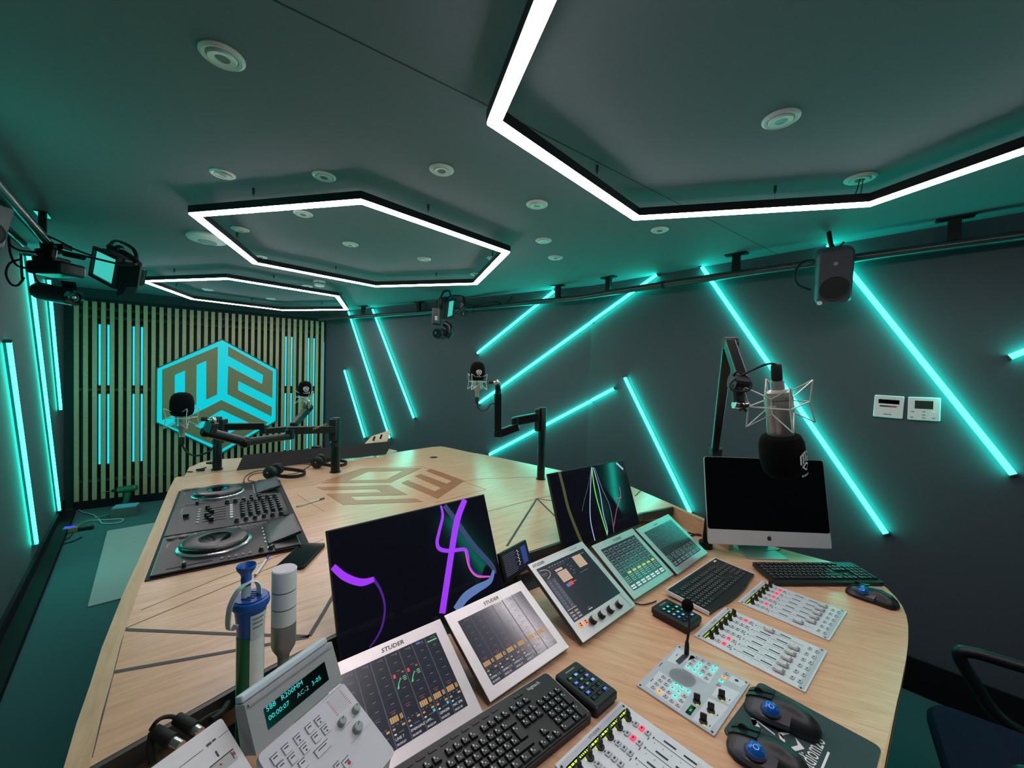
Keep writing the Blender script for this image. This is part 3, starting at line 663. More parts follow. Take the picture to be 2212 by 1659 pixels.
        for i in range(2):
            b.rect(X(.02+.085*i), Y(.2), X(.095+.085*i), Y(.74), z, 3)
            for k in range(9): b.rect(X(.05+.085*i), Y(.24+.055*k), X(.07+.085*i), Y(.246+.055*k), z+.0002, 9)
        b.rect(X(.02), Y(.185), X(.19), Y(.195), z, 9)
        for i in range(2):
            for k in range(3): b.rect(X(.02+.09*i), Y(.02+.05*k), X(.095+.09*i), Y(.055+.05*k), z, 2); b.rect(X(.035+.09*i), Y(.03+.05*k), X(.08+.09*i), Y(.04+.05*k), z+.0002, 9)
        for (a, c, d, e) in ((.26, .60, .45, .80), (.68, .70, .86, .94)):
            nl = 9
            for k in range(nl): b.rect(X(a), Y(c+(e-c)*k/nl), X(d), Y(c+(e-c)*(k+.82)/nl), z, 9)
        b.rect(X(.26), Y(.815), X(.40), Y(.855), z, 9)
        for k in range(5): b.rect(X(.50+.03*(k % 2)), Y(.66+.045*k), X(.55+.03*(k % 2)), Y(.67+.045*k), z, 2)
        b.rect(X(.62), Y(.62), X(.80), Y(.628), z, 2)
        b.rect(X(.27), Y(.50), X(.33), Y(.56), z, 8); b.rect(X(.325), Y(.505), X(.40), Y(.57), z+.0002, 5); b.rect(X(.40), Y(.54), X(.47), Y(.548), z, 10)
        b.rect(X(.32), Y(.04), X(.40), Y(.055), z, 9); b.rect(X(.32), Y(.075), X(.37), Y(.083), z, 2)
    else:
        n = 7; lit = kind == 'grid'
        for i in range(n):
            u, du = i/n, 1/n
            for k in range(5 if lit else 4):
                v = .86-k*.12; b.rect(X(u+du*.12), Y(v), X(u+du*.86), Y(v+.085), z, 3 if not lit else 2); b.rect(X(u+du*.22), Y(v+.012), X(u+du*.78), Y(v+.062), z+.0002, 0)
            for k in range(4):
                for j in range(3): b.rect(X(u+du*(.12+.26*j)), Y(.155+.04*k), X(u+du*(.24+.26*j)), Y(.17+.04*k), z, (1 if lit else 2) if (i+j+k) % 3 else 9)
            if lit and i > 0: b.rect(X(u+du*.15), Y(.315), X(u+du*.82), Y(.36), z, 10)
            b.rect(X(u+du*.1), Y(.07), X(u+du*.85), Y(.105), z, 1 if lit else 2); b.rect(X(u+du*.1), Y(.025), X(u+du*.85), Y(.055), z, 1 if lit else 2)
    b.build('display', [{'faders2': M_scr4, 'grid': M_scr5, 'grid2': M_scr5}.get(kind, M_scr2)]+SCM[1:], bz)
    for m_ in SCM[:1]+[M_scr4, M_scr5, M_scr3]: m_.cycles.emission_sampling = 'NONE'
    lx = .012 if kind == 'menu' else w_*.43
    b = MB(); b.text('STUDER', lx, h_-s[3]+.0075 if kind != 'menu' else h_-.018, .0004, .0135 if kind != 'grid2' else .008, align='LEFT', sx=1.15, shear=.15, bold=.018)
    if kind == 'menu': b.text('OnAir 3000', w_*.70, h_-.016, .0004, .008)
    b.build('lettering', M_ink, bz)
    return o, M
studio_screen((-.267, .699, CZ-.768), 40.3, 58.8, .290, .229, 'silver touchscreen partly behind the grey keypad unit, second row of names in white', (.026, .026, .026, .028), 'faders')[0]['label'] = 'nearest silver touchscreen, behind the white display unit and the front keyboard'
studio_screen((-.030, .913, CZ-.768), 42.8, 61.2, .290, .230, 'silver touchscreen with white glare across it, second nearest in the row', (.027, .026, .026, .030), 'faders2')
o3, M3 = studio_screen((.225, 1.129, CZ-.768), 42.8, 58.6, .292, .272, 'silver touchscreen with four knobs below its display, middle of the row', (.018, .056, .022, .026), 'menu')
studio_screen((.443, 1.359, CZ-.768), 41.4, 56.8, .283, .226, 'silver touchscreen with bright teal reflection and yellow squares, fourth in the row', (.027, .024, .024, .028), 'grid')
studio_screen((.670, 1.547, CZ-.768), 42.8, 56.9, .298, .223, 'farthest silver touchscreen in the row, next to the silver computer', (.027, .024, .024, .028), 'grid2')
for i in range(4):
    x_, y_ = loc(M3, 1280+i*18.7, 1341-i*11.3); b = MB(); b.lathe([(.0125, 0), (.0125, .006), (.0115, .007), (.0115, .017)], seg=20); b.lathe([(.0112, .016), (.0110, .0185), (0, .019)], seg=20, mi=1)
    b.build('knob', [M_blk, M_lgrey], o3, True, M=T3(x_, y_, .0003))
M_or = em('orange_button', 255, 150, 70)
for i in range(2):
    x_, y_ = loc(M3, 1254+i*11, 1350-i*6); b = MB(); b.box((0, 0, .0015), (.010, .016, .003), bev=.001); b.rect(-.003, -.005, .003, -.001, .0033, 1); b.rect(-.003, .001, .003, .005, .0033, 1)
    b.build('button', [M_or, M_rub], o3, M=T3(x_, y_, 0))
p_ = loc(M3, 1337, 1282); q_ = loc(M3, 1365, 1310); b = MB(); strip(b, [p_, q_], .0016, .0005); b.build('card_slot', M_rub, o3)

# ---------------------------------------------------------------- two black desktop monitors
def monitor(p, yaw, tilt, label, w_=.545, h_=.327):
    M = fr(p, yaw, tilt); o = thing('desktop_monitor', label, 'monitor', M, 'frameless monitors behind the touchscreens')
    b = MB(); b.box((w_/2, h_/2, -.0065), (w_, h_, .012), bev=.002); b.box((w_/2, h_*.42, -.022), (w_*.6, h_*.55, .022), bev=.006); b.build('housing', M_blk, o)
    zi = M.inverted(); base = Vector(p)+M.col[0].xyz*w_*.5; base = Vector((base.x, base.y, ZC)); f2 = Vector((-M.col[0].y, M.col[0].x, 0))
    b = MB(zi); q = base+f2*.006; b.cyl((q.x, q.y, ZC+.008), (q.x, q.y, p[2]+.012), .010, seg=14); b.build('stand', M_blk, o)
    b = MB(zi); b.box((q.x, q.y, ZC+.006), (.05, .035, .006), bev=.002); b.build('foot', M_blk, o)
    return o, M
SP_ = em('wall_purple', 160, 52, 246); SP2 = em('wall_violet', 70, 30, 130); SBL = em('wall_steel_blue', 92, 120, 176); SPK = em('wall_pink', 240, 90, 170); SBD = em('wall_dark_blue', 52, 64, 100)
oL, ML = monitor((-.409, .979, CZ-.741), 42.5, 21.9, 'black monitor on the left showing purple ribbon shapes')
lm = lambda *pts: [loc(ML, *p) for p in pts]
b = MB(); b.rect(.004, .005, .541, .323, .0002, 5)
P, wl = curve2(lm((960, 1092), (985, 1125), (1020, 1175), (1062, 1222), (1068, 1240)), [.016, .018, .020, .018, .016]); strip(b, P, wl, .0005, 3)
P, wl = curve2(lm((1066, 1232), (1058, 1255), (1030, 1272), (1005, 1290), (985, 1318)), [.010, .018, .026, .028, .026]); strip(b, P, wl, .0006, 2)
P, wl = curve2(lm((1004, 1079), (987, 1125), (974, 1200), (955, 1325)), [.020, .024, .022, .022]); strip(b, P, wl, .0008, 0)
P, wl = curve2(lm((952, 1092), (956, 1115), (948, 1150), (944, 1172), (950, 1186), (972, 1190), (1003, 1187), (1010, 1200), (1014, 1225), (1030, 1243), (1058, 1245)), [.007, .010, .011, .012, .013, .012, .011, .010, .008, .007, .004]); strip(b, P, wl, .0009, 0)
P, wl = curve2(lm((1004, 1189), (1013, 1226), (1030, 1245), (1058, 1246)), [.003, .004, .004, .003]); strip(b, P, wl, .0010, 4)
P, wl = curve2(lm((719, 1224), (745, 1246), (780, 1258), (808, 1251)), [.016, .019, .019, .013], 10); strip(b, P, wl, .0007, 0)
P, wl = curve2(lm((806, 1250), (822, 1275), (831, 1310), (826, 1350), (812, 1380), (798, 1398)), [.009, .007, .006, .006, .005, .003]); strip(b, P, wl, .0006, 1)
b.build('screen', [SP_, SP2, SBL, SBD, SPK, M_scr3], oL)
oR, MR = monitor((.2295, 1.591, CZ-.716), 38.8, 19.9, 'black monitor on the right showing thin coloured cable shapes', .53, .318)
lm = lambda *pts: [loc(MR, *p) for p in pts]
b = MB(); b.rect(.004, .005, .526, .314, .0002, 5); SGR = em('wall_lime', 110, 235, 90); SLV = em('wall_lavender', 168, 176, 222); SOL = em('wall_olive', 74, 74, 40); SPR = em('wall_rose', 178, 70, 110); SGY = em('wall_grey', 84, 96, 112)
for pts, wd, mi in (([(1208, 1020), (1217, 1055), (1228, 1100), (1247, 1150), (1258, 1175)], .016, 2), ([(1277, 1008), (1270, 1050), (1262, 1080), (1257, 1105)], .002, 4), ([(1278, 1010), (1275, 1060), (1275, 1120), (1285, 1168)], .005, 1),
                    ([(1278, 1009), (1285, 1060), (1298, 1110), (1312, 1156)], .006, 0), ([(1281, 1010), (1295, 1060), (1303, 1110), (1312, 1146), (1308, 1160)], .005, 1), ([(1284, 1010), (1300, 1055), (1317, 1095), (1326, 1150)], .005, 4),
                    ([(1338, 1052), (1340, 1072), (1332, 1100), (1325, 1140)], .004, 3), ([(1331, 1077), (1342, 1074)], .003, 3), ([(1331, 1000), (1346, 1014)], .010, 1)):
    P, wl = curve2(lm(*pts), wd) if len(pts) > 2 else (lm(*pts), wd); strip(b, P, wl, .0006+.0001*mi, mi)
b.build('screen', [SGR, SLV, SOL, SPR, SGY, M_scr3], oR)

# ---------------------------------------------------------------- small display between them
MS = fr((-.002, 1.353, CZ-.718), 52.2, 19.8) @ Matrix.Scale(.97, 4); o = thing('small_display', 'small black display with blue level list between the two monitors', 'display', MS)
MB().box((.0825, .05, -.008), (.165, .10, .015), bev=.003).build('housing', M_blk, o)
b = MB(); b.rect(.008, .012, .157, .092, .0003)
for k in range(13): b.rect(.012, .016+k*.0057, .075+.006*(k % 3), .0172+k*.0057, .0006, 1)
for k in range(9): b.rect(.092+.004*(k % 2), .03+k*.0062, .098+.004*(k % 2), .033+k*.0062, .0006, 2)
b.rect(.118, .025, .148, .086, .0005, 3); b.build('panel', [M_scr, SD_, SW_, em('screen_navy', 48, 62, 130)], o)
zi = MS.inverted(); q = MS @ Vector((.0825, .0, -.012)); MB(zi).cyl((q.x, q.y-.01, ZC+.003), (q.x, q.y-.01, q.z+.006), .012, seg=12).box((q.x, q.y-.02, ZC+.0045), (.06, .05, .005)).build('stand', M_blk, o)

# ---------------------------------------------------------------- all-in-one computer
MI = fr((.881, 1.734, CZ-.722), -2.2, 11.7); w_, h_ = .528, .379
o = thing('desktop_computer', 'silver all-in-one computer with blank black screen at the right', 'computer', MI)
def rrect(x0, y0, x1, y1, r, n=5):
    out = []
    for cx, cy, a in ((x1-r, y1-r, 0), (x0+r, y1-r, 90), (x0+r, y0+r, 180), (x1-r, y0+r, 270)):
        out += [(cx+r*math.cos(R(a+90*k/n)), cy+r*math.sin(R(a+90*k/n))) for k in range(n+1)]
    return out
b = MB(); b.prism(rrect(0, 0, w_, h_, .012), -.008, -.0006); b.loft([[(p[0], p[1], -.008) for p in rrect(.004, .004, w_-.004, h_-.004, .012)], [(p[0], p[1], -.034) for p in rrect(.12, .1, w_-.12, h_-.1, .012)]])
b.build('housing', M_alu, o)
MB().prism(rrect(.002, .064, w_-.002, h_-.002, .010), -.0006, .0).build('screen', M_glass, o)
b = MB(); b.prism([(.0015, .0015), (w_-.0015, .0015), (w_-.0015, .0635), (.0015, .0635)], -.0006, .0); chin = b.build('chin', mat('light_aluminium', (214, 212, 214), .4, .3), o)
ap = [(0, .0075), (.003, .0085), (.0065, .007), (.0085, .0045), (.007, .002), (.0068, -.001), (.009, -.0035), (.007, -.0075), (.0045, -.0095), (.002, -.0088), (0, -.0085), (-.002, -.0088), (-.0045, -.0095), (-.0075, -.006), (-.009, -.001), (-.0085, .0045), (-.006, .0078), (-.003, .0085)]
b = MB(T3(w_/2, .033, 0)); b.prism(ap, .0, .0005); b.prism([(.0005, .0092), (.0035, .0105), (.0048, .0138), (.0018, .0128)], 0, .0005); b.build('emblem', M_ink, chin)
zi = MI.inverted(); q = MI @ Vector((w_/2, .02, -.06)); b = MB(zi)
b.box((q.x, q.y+.02, ZC+.003), (.18, .15, .005), bev=.002); b.build('foot', M_alu, o)
b = MB(zi); b._add([(q.x-.07, q.y+.06, ZC+.006), (q.x+.07, q.y+.06, ZC+.006), (q.x+.07, q.y+.07, ZC+.006), (q.x-.07, q.y+.07, ZC+.006), (q.x-.07, q.y+.035, ZC+.2), (q.x+.07, q.y+.035, ZC+.2), (q.x+.07, q.y+.045, ZC+.2), (q.x-.07, q.y+.045, ZC+.2)], [(0, 1, 2, 3), (4, 5, 6, 7), (0, 1, 5, 4), (2, 3, 7, 6), (1, 2, 6, 5), (0, 3, 7, 4)]); b.build('neck', M_alu, o)

# ---------------------------------------------------------------- keyboards
def key_layout():
    K = []                                          # x, y (rows down), w, h in key units
    K += [(0, 0, 1, 1)]+[(x, 0, 1, 1) for x in (2, 3, 4, 5, 6.5, 7.5, 8.5, 9.5, 11, 12, 13, 14)]+[(15.25+i, 0, 1, 1) for i in range(3)]
    y = 1.25
    K += [(i, y, 1, 1) for i in range(13)]+[(13, y, 2, 1)]+[(15.25+i, y, 1, 1) for i in range(3)]+[(18.5+i, y, 1, 1) for i in range(4)]
    K += [(0, y+1, 1.5, 1)]+[(1.5+i, y+1, 1, 1) for i in range(12)]+[(13.75, y+1, 1.25, 2)]+[(15.25+i, y+1, 1, 1) for i in range(3)]+[(18.5+i, y+1, 1, 1) for i in range(3)]+[(21.5, y+1, 1, 2)]
    K += [(0, y+2, 1.75, 1)]+[(1.75+i, y+2, 1, 1) for i in range(12)]+[(18.5+i, y+2, 1, 1) for i in range(3)]
    K += [(0, y+3, 1.25, 1)]+[(1.25+i, y+3, 1, 1) for i in range(11)]+[(12.25, y+3, 2.75, 1), (16.25, y+3, 1, 1)]+[(18.5+i, y+3, 1, 1) for i in range(3)]+[(21.5, y+3, 1, 2)]
    K += [(1.25*i, y+4, 1.25, 1) for i in range(3)]+[(3.75, y+4, 6.25, 1)]+[(10+1.25*i, y+4, 1.25, 1) for i in range(4)]+[(15.25+i, y+4, 1, 1) for i in range(3)]+[(18.5, y+4, 2, 1), (20.5, y+4, 1, 1)]
    return K
M_key = mat('keycap_black', (30, 30, 33), .42); M_keyl = mat('key_legend', (190, 190, 192), .5, noise=0)
_key = {}
def key_mesh(kw, kh, u, t, leg):
    k = (kw, kh, round(u, 4), t, leg)
    if k not in _key:
        b = MB(); x, y = (kw*u-.0022)/2, (kh*u-.0022)/2; i_ = .0018
        b._add([(-x, -y, 0), (x, -y, 0), (x, y, 0), (-x, y, 0), (-x+i_, -y+i_, t), (x-i_, -y+i_, t), (x-i_, y-i_*.6, t), (-x+i_, y-i_*.6, t)], [(3, 2, 1, 0), (4, 5, 6, 7), (0, 1, 5, 4), (1, 2, 6, 5), (2, 3, 7, 6), (3, 0, 4, 7)])
        lx, ly = -x+i_+.0012, y-i_-.0012
        b.rect(lx, ly-.0030*leg, lx+.0022*leg, ly, t+.0002, 1)
        if leg > 1: b.rect(lx+.005, ly-.008, lx+.0075, ly-.0055, t+.0002, 1)
        _key[k] = b.mesh('keycap', [M_key, M_keyl])
    return _key[k]
def keys(o, M0, u, t, leg, fromtop=True, skip=()):
    for i, (x, y, kw, kh) in enumerate(key_layout()):
        if i in skip: continue
        place(key_mesh(kw, kh, u, t, leg), 'keycap', o, M0 @ T3((x+kw/2)*u, -(y+kh/2)*u, 0))
# front: wired office keyboard
MK = fr((-.145, .601, ZC), 39.3, 90) @ Matrix.Rotation(R(3.2), 4, 'X')
o = thing('keyboard', 'black full-size keyboard in front of the nearest touchscreens', 'keyboard', MK)
b = MB(); b.loft([[(x, y, z) for x, y in rrect(0, 0, .45, .152, .010)] for z in (.001, .016)]); b.build('body', M_blk, o)
b = MB(); b.prism(rrect(.003, .003, .447, .149, .009), .016, .0185); b.build('top_plate', mat('keyboard_plate', (26, 26, 28), .4), o)
b = MB(); P = [(.012, .1525, .015), (.445, .1525, .015), (.4505, .147, .015), (.4505, .012, .015)]; b.tube(P, .0013, 6); b.build('silver_trim', M_lgrey, o, True)
keys(o, T3(.0112, .124, .0165), .0190, .0075, 1.5)
for i in range(10): b_ = MB(); b_.box((.04+i*.026, .137, .0192), (.018, .006, .0012), bev=.0003); b_.build('media_key', M_key, o)
for i in range(3): b_ = MB(); b_.lathe([(.0045, 0), (.0045, .0015), (0, .002)], (.335+i*.009, .137, .0187), seg=12); b_.build('media_key', M_key, o, True)
b = MB(); b.text('logitech', .372, .1335, .0187, .0125); b.build('lettering', M_inkw, o)
# middle: slim keyboard with wavy front edge
MK2 = fr((.674, 1.303, ZC), 40.7, 90) @ Matrix.Rotation(R(3.5), 4, 'X')
o = thing('keyboard', 'slim black keyboard with wavy front edge overlapping the fader panels', 'keyboard', MK2)
wave = [(0, 0), (.06, -.004), (.14, -.013), (.21, -.016), (.28, -.013), (.35, -.004), (.413, .002)]
b = MB(); b.prism(wave+[(.413, .150), (0, .150)], .004, .013); b.build('body', M_blk, o)
b = MB(); b.prism([(.413, .0), (.416, .0), (.416, .150), (.413, .150)], .003, .014); b.prism([(-.004, 0), (0, 0), (0, .153), (-.004, .153)], .003, .0155); b.prism([(0, .150), (.413, .150), (.413, .153), (0, .153)], .003, .0155); b.build('silver_trim', M_white, o)
keys(o, T3(.008, .128, .0125), .01755, .0035, 1.2)
for i in range(9): b_ = MB(); b_.box((.03+i*.04, .139, .0137), (.028, .004, .001)); b_.build('media_key', M_key, o)
b = MB(); b.rect(.372, .137, .392, .145, .0136); b.build('emblem', M_inkw, o)
# right: keyboard of the computer
MK3 = fr((1.030, 1.512, ZC+.0015), 3.0, 90) @ Matrix.Rotation(R(4), 4, 'X')
o = thing('keyboard', 'black keyboard shining teal below the silver computer', 'keyboard', MK3)
b = MB(); b.prism(rrect(0, -.006, .437, .140, .008), .001, .015); b.build('body', M_blk, o)
keys(o, T3(.0055, .130, .0145), .0189, .007, 1.2)
b = MB(); b.box((.2, -.004, .013), (.42, .006, .003), bev=.001); b.build('front_lip', M_blk, o)

# ---------------------------------------------------------------- LCD key pads
def key_pad(p, yaw, w_, h_, label, cols):
    M = fr((p[0], p[1], ZC), yaw, 90); o = thing('lcd_key_pad', label, 'key pad', M, 'LCD key pads')
    b = MB(); b.prism(rrect(.004, .004, w_-.004, h_-.004, .006), .001, .012); b.loft([[(x, y, .012) for x, y in rrect(0, 0, w_, h_, .008)], [(x, y, .026) for x, y in rrect(0, 0, w_, h_, .008)], [(x, y, .030) for x, y in rrect(.004, .004, w_-.004, h_-.004, .006)]]); b.build('housing', M_blk, o)
    n = 0; cw_, ch_ = (w_-.022)/3, (h_-.040)/5
    for r_ in range(5):
        for c_ in range(3):
            m = cols[n % len(cols)]; n += 1
            b = MB(); b.box((0, 0, .0006), (cw_-.004, ch_-.005, .0014), bev=.0005); b.rect(-cw_*.26, -ch_*.22, cw_*.26, ch_*.22, .0016, 1); b.rect(-cw_*.12, -ch_*.05, cw_*.12, ch_*.05, .0018, 2)
            b.build('lcd_key', [M_gloss, m, M_inkw if m is not KOFF else KOFF], o, M=T3(.011+cw_*(c_+.5), h_-.026-ch_*(r_+.5), .030))
    b = MB(); b.rect(w_*.3, h_-.018, w_*.7, h_-.013, .0304); b.build('emblem', M_grey, o)
    MB(M.inverted()).box(tuple(M @ Vector((w_*.5, h_+.004, .012))), (.008, .008, .006)).build('cable_socket', M_rub, o)
    return o
KB1 = em('lcd_blue', 64, 104, 214); KB2 = em('lcd_sky', 92, 150, 214); KG = em('lcd_green', 38, 96, 70); KV = em('lcd_violet', 104, 104, 196); KOFF = em('lcd_off', 22, 38, 34); KT = em('lcd_teal', 60, 190, 176)
key_pad((.213, .888), 41, .084, .132, 'black pad of blue glowing keys beside the front keyboard', [KG, KB2, KOFF, KB1, KG, KV, KV, KG, KB2, KB1, KOFF, KOFF, KOFF, KOFF, KB1])
key_pad((.556, 1.198), 38, .092, .128, 'black pad of teal glowing keys behind the gooseneck microphone', [KT, KT, KOFF, KT, KG, KT, KB2, KT, KG, KB1, KB2, KOFF, KOFF, KB1, KB2])

# ---------------------------------------------------------------- fader panels
M_red = em('button_red', 255, 58, 92, 1.25); M_yel = em('display_yellow', 214, 240, 46); M_btn = mat('button_grey', (186, 190, 194), .4)
M_lcdb = mat('display_black', (12, 14, 10), .15, noise=0); M_cap = mat('fader_cap', (206, 204, 204), .35)
def fader_panel(p, yaw, w_, h_, label, red, caps, side):
    M = fr((p[0], p[1], ZC), yaw, 90); o = thing('fader_panel', label, 'fader panel', M, 'silver fader panels')
    b = MB(); b.prism(rrect(0, 0, w_, h_, .002, 2), .0005, .0042); b.rect(.004, h_*.955-.016, w_-.004, h_*.955+.006, .0046, 1); b.rect(.004, .004, w_-.004, .018, .0046, 1)
    for x_, y_ in ((.007, h_-.012), (w_-.007, h_-.012), (.007, .011), (w_-.007, .011)): b.lathe([(.0032, .0042), (.0028, .0052), (0, .0052)], (x_, y_, 0), seg=10, mi=2)
    n = 6; m_ = .012; cw_ = (w_-2*m_)/n; z = .0043
    Yt = lambda t: h_*(1-t)
    for i in range(n):
        x = m_+cw_*(i+.5)
        b.rect(x-.0006, Yt(.82), x+.0006, Yt(.385), z+.0003, 2)                               # fader slot
        for ta, tb in ((.44, .54), (.60, .70)): b.rect(x+cw_*.22, Yt(tb), x+cw_*.36, Yt(ta), z+.0003, 2)
        for k in range(6): b.rect(x-cw_*.34, Yt(.40+.07*k), x-cw_*.24, Yt(.404+.07*k), z+.0003, 2)
        b.rect(x-.003, Yt(.378), x+.003, Yt(.368), z+.0003, 2); b.rect(x-cw_*.42, Yt(.345), x-cw_*.2, Yt(.352), z+.0003, 2)
        b.rect(x-cw_*.08, Yt(.188), x+cw_*.08, Yt(.180), z+.0003, 2)
    b.text('STUDER', w_*.42, Yt(.047), z+.0006, .009, 2, sx=1.15)
    b.build('plate', [M_panel, M_panel2, M_ink], o)
    for i in range(n):
        x = m_+cw_*(i+.5); ty = Yt(.088)
        d = MB(); d.rect(x-cw_*.49, ty-.0055, x+cw_*.49, ty+.0055, z+.0003); rr = random.Random(i+int(w_*1e4)+len(label)); k = x-cw_*.45
        while k < x+cw_*.38:
            L = rr.choice((.003, .004, .008)); d.rect(k, ty-.0022, min(k+L, x+cw_*.44), ty+.0022, z+.0006, 1); k += L+.0022
        d.build('name_display', [M_lcdb, M_yel], o)
        kb = _knob.get('fk')
        if kb is None:
            q = MB(); q.lathe([(.0088, 0), (.0088, .003), (.0078, .004), (.0045, .005)], seg=18); q.box((0, 0, .012), (.0052, .0145, .018), bev=.002); [q.box((-.0098*math.cos(R(a)), -.0098*math.sin(R(a)), .0012), (.0016, .0026, .0016), mi=1, M=None) for a in (0, 20)]
            kb = _knob['fk'] = q.mesh('rotary_knob', [M_blk, M_yel], True)
        place(kb, 'rotary_knob', o, T3(x, Yt(.14), z) @ Matrix.Rotation(R(-28), 4, 'Z'))
        for j, t in enumerate((.215, .268, .322)):
            on = j == 1 and i in red
            me = btn_mesh(.0135, .0105, .003, [M_red if on else M_btn, M_ink], 'fb%d' % on, .001, True); place(me, 'lit_button' if on else 'button', o, T3(x, Yt(t), z))
        for t in (.875, .935): place(btn_mesh(.0145, .0095, .003, [M_btn, M_ink], 'fb2', .001, True), 'button', o, T3(x, Yt(t), z))
        c = _knob.get('cap')
        if c is None:
            q = MB(); q._add([(-.0095, -.012, .0035), (.0095, -.012, .0035), (.0095, .012, .0035), (-.0095, .012, .0035), (-.008, -.0095, .0105), (.008, -.0095, .0105), (.008, .0095, .0105), (-.008, .0095, .0105), (-.008, -.003, .0085), (.008, -.003, .0085), (.008, .003, .0085), (-.008, .003, .0085)],
                            [(0, 1, 5, 4), (2, 3, 7, 6), (4, 5, 9, 8), (8, 9, 10, 11), (11, 10, 6, 7), (0, 4, 8, 11, 7, 3), (1, 2, 6, 10, 9, 5), (3, 2, 1, 0)]); q.box((0, 0, .0018), (.003, .004, .0036)); q.box((0, -.0135, .004), (.020, .002, .002), mi=1)
            c = _knob['cap'] = q.mesh('fader_cap', [M_cap, M_grey])
        place(c, 'fader_cap', o, T3(x, Yt(caps[i]), z))
    return o
fader_panel((.288, .581), 42.3, .238, .27, 'silver fader panel at the bottom edge, nearest the viewer', (4, 5), [.75]*6, 0)
fader_panel((.760, .986), 41.1, .236, .281, 'silver fader panel beside the talkback panel, middle of three', (0, 1, 5), [.76, .76, .76, .76, .76, .50], 1)
fader_panel((.982, 1.190), 40.0, .240, .258, 'farthest silver fader panel, touching the wavy keyboard', (1, 3, 4, 5), [.66, .76, .76, .76, .76, .76], 2)

# ---------------------------------------------------------------- talkback panel with gooseneck microphone
MT = fr((.464, .855, ZC), 42.4, 90); w_, h_ = .233, .189
o = thing('talkback_panel', 'silver square talkback panel with speaker grille and glowing teal buttons', 'control panel', MT)
tk = lambda x, y: loc(MT, 1360+x/5.186, 1280+y/5.186, .0046)
b = MB(); b.prism(rrect(0, 0, w_, h_, .002, 2), .0005, .0042)
for q in (((535, 620), (760, 730), (510, 800), (420, 760)), ((330, 880), (700, 1100), (560, 1330), (180, 1040)), ((1150, 930), (1310, 1010), (1250, 1060), (1100, 980)), ((1010, 1020), (1240, 1120), (1120, 1260), (920, 1150)), ((890, 1180), (1110, 1280), (900, 1540), (700, 1420)), ((690, 700), (1010, 840), (890, 1020), (600, 850))):
    P = [tk(*c) for c in q]; b._add([(p[0], p[1], .0045) for p in P], [(0, 1, 2, 3)], 1)
for (x_, y_) in ((.007, .007), (w_-.007, .007), (.007, h_-.007), (w_-.007, h_-.007)): b.lathe([(.003, .0042), (.0026, .005), (0, .005)], (x_, y_, 0), seg=10, mi=2)
ctr_ = tk(590, 950)
for k in range(-7, 8):
    x = k*.0042; L = math.sqrt(max(0, .032**2-x*x)); a = R(5)
    strip(b, [(ctr_[0]+x*math.cos(a)-L*math.sin(a)*-1*0-L*.0, ctr_[1]+L), (ctr_[0]+x, ctr_[1]-L)], .0015, .0047, 2)
for c, L in (((530, 700), .006), ((350, 805), .010), ((250, 980), .008), ((1120, 1205), .003), ((985, 1375), .003), ((900, 1495), .003)):
    p = tk(*c); strip(b, [(p[0]-L, p[1]), (p[0]+L, p[1])], .002, .0048, 2)
p = tk(1200, 985); b.lathe([(.0045, .0043), (.0045, .005), (0, .005)], (p[0], p[1], 0), seg=14, mi=2)
b.build('plate', [M_panel2, M_panel, M_ink], o)
M_lt = em('button_teal', 92, 255, 228, 1.1); M_lo = em('button_orange', 255, 176, 82, 1.1)
def grid(c00, c10, c11, c01, nx, ny, lit, orange=()):
    for j in range(ny):
        for i in range(nx):
            u, v = (i+.5)/nx, (j+.5)/ny
            x = c00[0]*(1-u)*(1-v)+c10[0]*u*(1-v)+c11[0]*u*v+c01[0]*(1-u)*v; y = c00[1]*(1-u)*(1-v)+c10[1]*u*(1-v)+c11[1]*u*v+c01[1]*(1-u)*v
            p = tk(x, y); k = (i, j); m = M_lt if k in lit else (M_lo if k in orange else M_btn)
            me = btn_mesh(.0082, .0105, .003, [m, M_ink], 'tk'+m.name, .001, True); place(me, 'lit_button' if m is not M_btn else 'button', o, T3(p[0], p[1], .0044))
grid((735, 700), (1005, 835), (880, 1005), (600, 835), 4, 4, {(1, 1), (1, 2), (1, 3), (0, 3), (3, 1), (2, 3), (3, 0)})
grid((365, 910), (705, 1105), (555, 1320), (210, 1060), 5, 4, {(2, 0), (3, 0), (2, 1), (3, 1), (3, 2), (4, 0)}, {(1, 3)})
grid((1075, 880), (1125, 905), (1010, 1070), (955, 1040), 1, 4, {(0, 2)}, {(0, 1)})
for c in ((1030, 1180), (752, 1225), (910, 1330), (825, 1450)):
    p = tk(*c); place(_knob['fk'], 'rotary_knob', o, T3(p[0], p[1], .0044) @ Matrix.Rotation(R(20), 4, 'Z'))
P = [tk(*c) for c in ((690, 1255), (745, 1290), (680, 1380), (622, 1340))]; b = MB(); b._add([(p[0], p[1], .0049) for p in P], [(0, 1, 2, 3)]); cx = tk(683, 1318); b.rect(cx[0]-.005, cx[1]-.0022, cx[0]+.005, cx[1]+.0022, .0052, 1); b.build('level_display', [M_lcdb, em('display_green', 92, 150, 40)], o)
P = [tk(*c) for c in ((600, 690), (660, 715), (560, 805), (512, 770))]; b = MB(); b._add([(p[0], p[1], .005) for p in P], [(0, 1, 2, 3)]); b.build('microphone_socket', M_dgrey, o)
g0 = atz(1483, 1413, ZC+.005); dep = g0.y
g = thing('gooseneck_microphone', 'black gooseneck microphone with round foam standing on the talkback panel', 'microphone', T3(*g0))
L_ = lambda x, y, dy=0: atd(x, y, dep+dy)-g0
